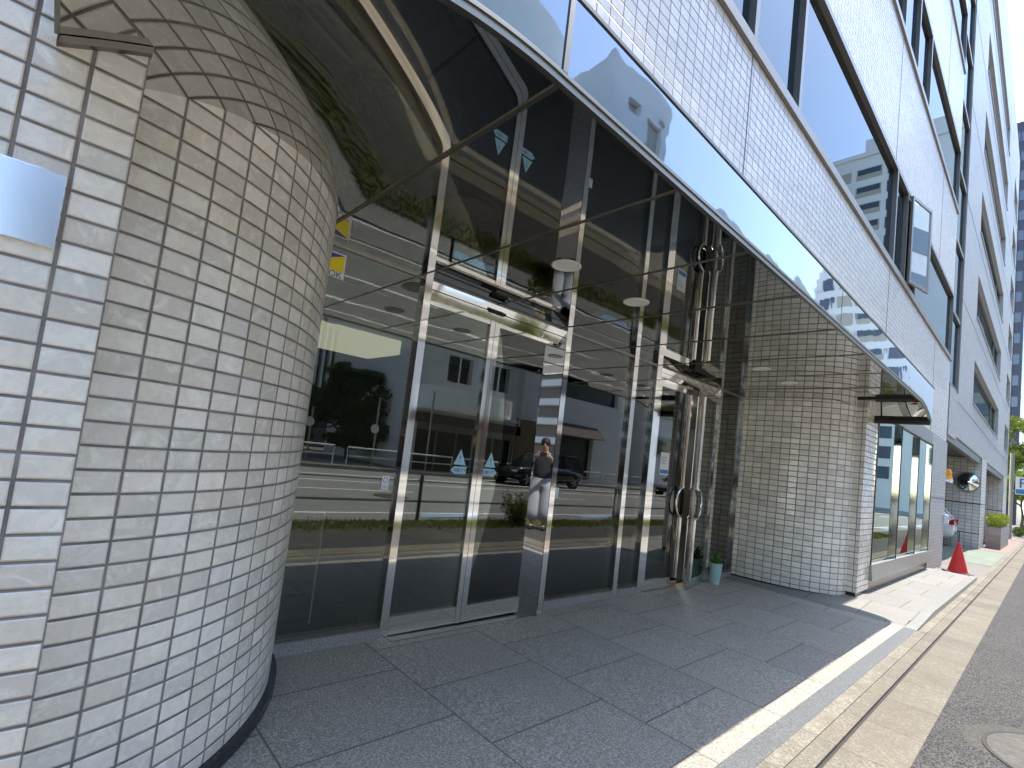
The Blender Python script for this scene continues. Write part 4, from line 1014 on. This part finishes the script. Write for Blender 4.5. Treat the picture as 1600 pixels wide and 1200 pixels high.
# white building with a bowed balcony
wb = thing('white_building', 'white rendered building with a balcony over dark shop entrances', 'building', (20, -16, 0))
def shell(x0, x1, y0, y1, z0, z1, mat, holes, name='wall'):
    xs = sorted(set([x0, x1]+[h[0] for h in holes]+[h[1] for h in holes])); m = MB()
    for a, b in zip(xs, xs[1:]):
        hs = sorted([h for h in holes if h[0] <= a and h[1] >= b], key=lambda h: h[2]); z = z0
        for h in hs:
            if h[2] > z: m.box(a, b, y1-.4, y1, z, h[2])
            z = h[3]
        if z < z1: m.box(a, b, y1-.4, y1, z, z1)
    m.box(x0, x1, y0, y1-.4, z0, z1)
    return m.build(name, mat, wb)
holes = [(13.2, 17.0, -.2, 2.4), (17.5, 19.8, -.2, 2.4), (14.6, 16.2, 4.7, 6.1), (17.4, 18.9, 4.7, 6.1)]
shell(12.6, 20.2, -24, -14.6, -.3, 8.4, M['wall_grey'], holes)
for h in holes: MB().box(h[0], h[1], -15.0, -14.92, h[2], h[3]).build('opening', M['shop_dark'], wb)
MB().box(12.6, 20.2, -14.6, -14.5, 2.4, 2.9).build('shop_band', M['maroon'], wb)
MB().box(17.05, 17.45, -14.6, -14.52, -.2, 2.39).build('pier', M['wall_och'], wb)
MB().box(19.85, 21.6, -14.6, -14.5, -.2, 3.4).build('pier', M['wall_och'], wb)
m = MB(); nb = 12
for k in range(nb):
    x0, x1 = 12.8+6.4*k/nb, 12.8+6.4*(k+1)/nb; f = lambda x: -13.6+.0-.8*abs((x-16)/3.2)**4
    m.hexa([(x0, f(x0)-.12, 3.2), (x1, f(x1)-.12, 3.2), (x1, f(x1), 3.2), (x0, f(x0), 3.2), (x0, f(x0)-.12, 4.25), (x1, f(x1)-.12, 4.25), (x1, f(x1), 4.25), (x0, f(x0), 4.25)])
m.box(12.8, 19.2, -14.6, -13.75, 3.05, 3.2)
m.build('balcony', M['wall_white'], wb)
for h in holes[:2]:
    fo = MB().box(h[0], h[1], -14.72, -14.64, h[3]-.35, h[3]).build('shopfront', M['alu'], wb)
    for k in range(4):
        x = h[0]+(h[1]-h[0])*k/3; MB().box(x-.04, x+.04, -14.72, -14.64, h[2], h[3]-.35).build('door_post', M['alu'], fo)
for h in holes[2:]:
    f = MB().box(h[0]-.06, h[1]+.06, -14.64, -14.56, h[2]-.08, h[2]).build('window_frame', M['white'], wb)
    MB().box((h[0]+h[1])/2-.03, (h[0]+h[1])/2+.03, -14.68, -14.6, h[2], h[3]).build('window_bar', M['white'], f)
    MB().box(h[0]-.06, h[0], -14.64, -14.56, h[2], h[3]).build('window_bar', M['white'], f); MB().box(h[1], h[1]+.06, -14.64, -14.56, h[2], h[3]).build('window_bar', M['white'], f)
for x in (12.75, 17.1, 20.0): MB().tube([(x, -14.5, 2.95), (x, -14.5, 8.3)], .05, 8).build('drain_pipe', M['wall_grey'], wb)
for x in (13.4, 16.5): MB().box(x, x+.8, -14.55, -14.2, 3.25, 3.85).build('air_conditioner', M['white'], wb, bevel=.03)
MB().box(12.5, 20.3, -14.62, -14.45, 8.2, 8.45).build('parapet', M['white'], wb)
up_ = thing('utility_pole', 'dark utility pole with wires in front of the balcony building', 'utility pole', (16.4, -13.3, 0))
MB().tube([(16.4, -13.3, -.1), (16.4, -13.3, 10.5)], [.15, .11], 12).build('pole', M['bark'], up_)
MB().box(15.6, 17.2, -13.36, -13.24, 9.2, 9.32).build('crossarm', M['alu'], up_)
wr = MB()
for q, zz_ in ((15.7, 9.36), (16.4, 9.9), (17.1, 9.36), (16.4, 7.4)):
    for d in (-1, 1): wr.tube([(16.4+(q-16.4)*(1 if k == 0 else 1)+d*k*5.0, -13.3, zz_-.9*math.sin(math.pi*k/5)*.6) for k in range(6)], .018, 5)
wr.build('wires', M['black'], up_)
gb = thing('grey_building', 'tall white building with an arched shop window and dark upper strip mirrored in the glass', 'building', (27, -18, 0))
wb = gb
holes = [(22.8, 27.6, .1, 2.9), (22.4, 30, 5.4, 7.2), (21.4, 22.6, 9.5, 11.0), (25, 28.2, 10.6, 14.5)]
shell(20.3, 31, -26, -14.9, -.3, 12.4, M['wall_white'], [h for h in holes if h[3] < 12])
holes[-1] = (24.2, 25.7, 20.2, 23.0); holes[-2] = (22.6, 23.6, 22.6, 23.5)
shell(20.3, 26.4, -26, -14.9, 12.41, 24.6, M['wall_white'], holes[-2:])
for h in holes: MB().box(h[0], h[1], -15.28, -15.2, h[2], h[3]).build('opening', M['shop_dark'] if h[3] < 8 else M['wall_cream'], gb)
MB().hexa([(22.6, -14.9, 2.9), (27.8, -14.9, 2.9), (27.8, -14.0, 2.9), (22.6, -14.0, 2.9), (22.6, -14.9, 3.7), (27.8, -14.9, 3.7), (27.8, -14.8, 3.7), (22.6, -14.8, 3.7)]).build('awning', M['maroon'], gb)
MB().box(31, 33, -25, -16, -.3, 19).build('stair_tower', M['wall_cream'], gb)
MB().box(26.5, 27.6, -24, -16, 12.4, 23.2).build('stair_tower', M['wall_cream'], gb)
MB().box(13.0, 20.2, -27, -18.5, 8.4, 27.5).build('rear_wing', M['wall_white'], gb)
MB().tube([(15, -19, 27.4), (15, -19, 31)], .05, 6).build('aerial', M['alu'], gb)
gt = thing('grey_tower', 'plain grey tower beside the pale apartment tower mirrored in the wing windows', 'tower', (115, -3, 0))
MB().box(104, 125, -5.3, -.9, -2, 50).build('wall', M['wall_cream'], gt)
for k in range(12): MB().box(103.9, 104.0, -4.6, -1.6, 4+k*3.7, 6+k*3.7).build('window', M['glass_far'], gt)
bb = thing('sky_cover_block', 'added brown tiled block on the opposite side covering the sky mirrored in the doorway column', 'building', (-30, -26, 0))  # added block, keeps bright sky out of the polished jamb's reflection
MB().box(-60, -9, -40, -16, -.5, 24).build('wall', plain('brown tile', (.16, .13, .11), .6, var=.2), bb)
for k in range(17):
    MB().box(-59, -10, -16.0, -15.5, 2.2+k*1.25, 2.62+k*1.25).build('balcony', M['wall_grey'], bb)
gk = thing('grey_block', 'plain grey office block farther along the opposite side mirrored in the far windows', 'building', (58, -24, 0))
MB().box(37, 84, -32, -16.5, -.8, 23).build('wall', M['wall_white'], gk)
for k in range(6):
    for j in range(7): MB().box(38.5+j*6.4, 42.6+j*6.4, -16.55, -16.45, 2.4+k*3.4, 4.2+k*3.4).build('window', M['glass_far'], gk)
# finned office block and dark tree
fb = thing('finned_block', 'office block with white vertical fins behind the dark tree', 'building', (10, -34, 0))
MB().box(-4, 18.5, -46, -32, -.3, 16.5).build('wall', M['glass_far'], fb)
MB().box(-4, 18.6, -32, -31.6, 12.6, 16.6).build('spandrel', M['wall_grey'], fb)
for k in range(46):
    MB().box(-4+k*.5, -3.84+k*.5, -31.6, -31.1, 3.2, 16.6).build('fin', M['fin'], fb)
MB().box(-4.2, 18.7, -46.2, -31.0, 16.6, 17.0).build('roof', M['fin'], fb)
tree('garden_tree', 'dense dark evergreen tree on the opposite pavement', 11.2, -17.6, .1, 3.0,
     [(11.0, -17.6, 3.2, 1.9, 1.6, 1.5), (9.5, -17.8, 2.7, 1.3, 1.2, 1.0), (12.9, -17.4, 2.7, 1.3, 1.2, 1.1), (11.6, -17.5, 1.5, 2.0, 1.5, 1.0), (10.2, -17.3, 4.3, .9, .8, .8), (11.9, -17.7, 4.5, 1.0, .9, .8), (13.6, -17.5, 1.7, 1.0, .9, .8), (9.0, -17.6, 1.5, .9, .9, .7), (12.9, -17.4, 4.0, .6, .6, .6)], M['leaf_dark'], 17000, .12, 31)
tree('garden_tree', 'lighter loose tree to the side of the evergreen', 7.4, -19.5, .1, 3.2,
     [(7.4, -19.5, 3.4, 1.6, 1.5, 1.4), (6.6, -19.6, 2.4, 1.3, 1.2, 1.0)], M['leaf_mid'], 7000, .10, 32)
# pale apartment tower seen in the upper windows
at = thing('apartment_tower', 'pale apartment tower with recessed balconies mirrored in the upper windows', 'tower', (108, -17, 0))
MB().box(100, 122, -27.5, -5.5, -2, 61).build('wall', M['wall_white'], at)
MB().box(99.6, 122.4, -20, -5.2, 61, 64).build('roof', M['wall_white'], at)
MB().box(99.7, 122.3, -27.8, -20, 61, 61.8).build('roof', M['wall_white'], at)
for k in range(17):
    z = 4+k*3.3
    for y0, y1, mt, d in ((-26.8, -25.0, 'tower_win', .05), (-24.2, -22.0, 'wall_grey', -.02), (-21.2, -17.4, 'wall_grey', -.02), (-16.6, -13.9, 'tower_win', .05)):
        MB().box(100-.06, 100.05, y0, y1, z, z+2.0).build('window', M[mt] if mt != 'wall_grey' else M['wall_cream'], at)
    MB().box(100-.09, 100-.05, -21.0, -17.6, z+.9, z+1.9).build('balcony_shade', M['glass_far'], at)

# ------------------------------------------------------------------ the photographer, mirrored in the doorway
ph = thing('person', 'person in a dark jacket and pale wide trousers raising a phone mirrored in the doorway', 'person', (0, 0, gs(0)), -yaw)
# local frame: +y is the viewing direction; camera at local (0,0,1.47)
def skin(name, verts, edges, radii, mat, root=0, sub=2):
    me = bpy.data.meshes.new(name); me.from_pydata(verts, edges, []); o = bpy.data.objects.new(name, me); COL.objects.link(o); o.parent = ph
    sk = o.modifiers.new('Skin', 'SKIN'); sk.use_smooth_shade = True
    for i, r in enumerate(radii):
        d = me.skin_vertices[0].data[i]; d.radius = r if isinstance(r, tuple) else (r, r); d.use_root = (i == root)
    if sub: s_ = o.modifiers.new('Subdivision', 'SUBSURF'); s_.levels = sub; s_.render_levels = sub
    me.materials.append(mat); return o
by = -.46
V_ = [(0, by, .98), (0, by-.01, 1.15), (0, by-.02, 1.36), (0, by, 1.50), (0, by+.02, 1.60), (0, by+.03, 1.68),
      (.17, by, 1.42), (.27, by+.12, 1.20), (.16, by+.35, 1.40), (.10, by+.40, 1.44),
      (-.17, by, 1.42), (-.27, by+.12, 1.20), (-.16, by+.35, 1.40), (-.10, by+.40, 1.44),
      (.10, by, .90), (.12, by+.02, .50), (.12, by, .09), (.13, by+.14, .04),
      (-.10, by, .90), (-.12, by+.02, .50), (-.12, by, .09), (-.13, by+.14, .04)]
E_ = [(0, 1), (1, 2), (2, 3), (3, 4), (4, 5), (2, 6), (6, 7), (7, 8), (8, 9), (2, 10), (10, 11), (11, 12), (12, 13), (0, 14), (14, 15), (15, 16), (16, 17), (0, 18), (18, 19), (19, 20), (20, 21)]
Rr = [(.14, .10), (.13, .10), (.15, .11), .055, .085, .075, .06, .045, .032, .035, .06, .045, .032, .035, .085, .055, .04, .035, .085, .055, .04, .035]
skin('body', V_, E_, Rr, M['skin'])
skin('jacket', [(0, by, .90), V_[1], V_[2], (0, by-.01, 1.45), V_[6], V_[7], (.20, by+.27, 1.33), V_[10], V_[11], (-.20, by+.27, 1.33)],
     [(0, 1), (1, 2), (2, 3), (2, 4), (4, 5), (5, 6), (2, 7), (7, 8), (8, 9)], [(.235, .19), (.20, .155), (.19, .14), .075, .085, .07, .055, .085, .07, .055], M['jacket'])
skin('trousers', [(0, by, 1.10), (0, by, .96), (.11, by, .86), (.13, by+.02, .5), (.14, by, .13), (-.11, by, .86), (-.13, by+.02, .5), (-.14, by, .13)],
     [(0, 1), (1, 2), (2, 3), (3, 4), (1, 5), (5, 6), (6, 7)], [(.18, .14), (.20, .16), (.15, .14), .17, .22, (.15, .14), .17, .22], M['trousers'])
for s in (-1, 1):
    skin('cuff', [(s*.195, by+.285, 1.342), (s*.16, by+.34, 1.392)], [(0, 1)], [.045, .042], M['cuff'], sub=1)
    for k, (dy, dz, L) in enumerate(((.012, .045, .05), (.02, .022, .058), (.022, .0, .055), (.015, -.022, .045))):
        p = (s*.10, by+.415, 1.44+dz)
        skin('finger', [p, (s*.085, by+.43+dy*.3, 1.445+dz), (s*.065, by+.428, 1.448+dz)], [(0, 1), (1, 2)], [.010, .009, .008], M['skin'], sub=1)
    skin('thumb', [(s*.115, by+.40, 1.455), (s*.10, by+.405, 1.49), (s*.08, by+.412, 1.50)], [(0, 1), (1, 2)], [.012, .011, .009], M['skin'], sub=1)
    m = MB(); m.lathe((s*.13, by+.06, .0), [(0, 0), (.05, 0), (.055, .03), (.045, .07), (.0, .09)], 14); o = m.build('shoe', M['black'], ph, local=True, smooth=True); o.scale = (1, 2.0, 1); o.location = (0, -(by+.06), 0)
hm = MB(); hc = (0, by+.0, 1.665)
prof = [(0, .125), (.045, .118), (.078, .09), (.095, .045), (.096, .0), (.09, -.05)]
hm.lathe(hc, prof, 24); hm.build('hair', M['hair'], ph, local=True, smooth=True)
nose = MB(); nose.lathe((0, by+.105, 1.645), [(0, .03), (.012, .005), (.016, -.012), (0, -.02)], 10); nose.build('nose', M['skin'], ph, local=True, smooth=True)
phn = tag(MB().box(-.078, .078, -.035, -.027, -.037, .037).build('mobile_phone', M['black'], None, bevel=.004), 'black phone held up sideways in both hands', 'phone')
phn.location = (0, 0, 1.5); phn.matrix_world = Matrix.Translation((0, 0, 1.5)) @ Matrix(((rt.x, fw.x, up.x, 0), (rt.y, fw.y, up.y, 0), (rt.z, fw.z, up.z, 0), (0, 0, 0, 1)))
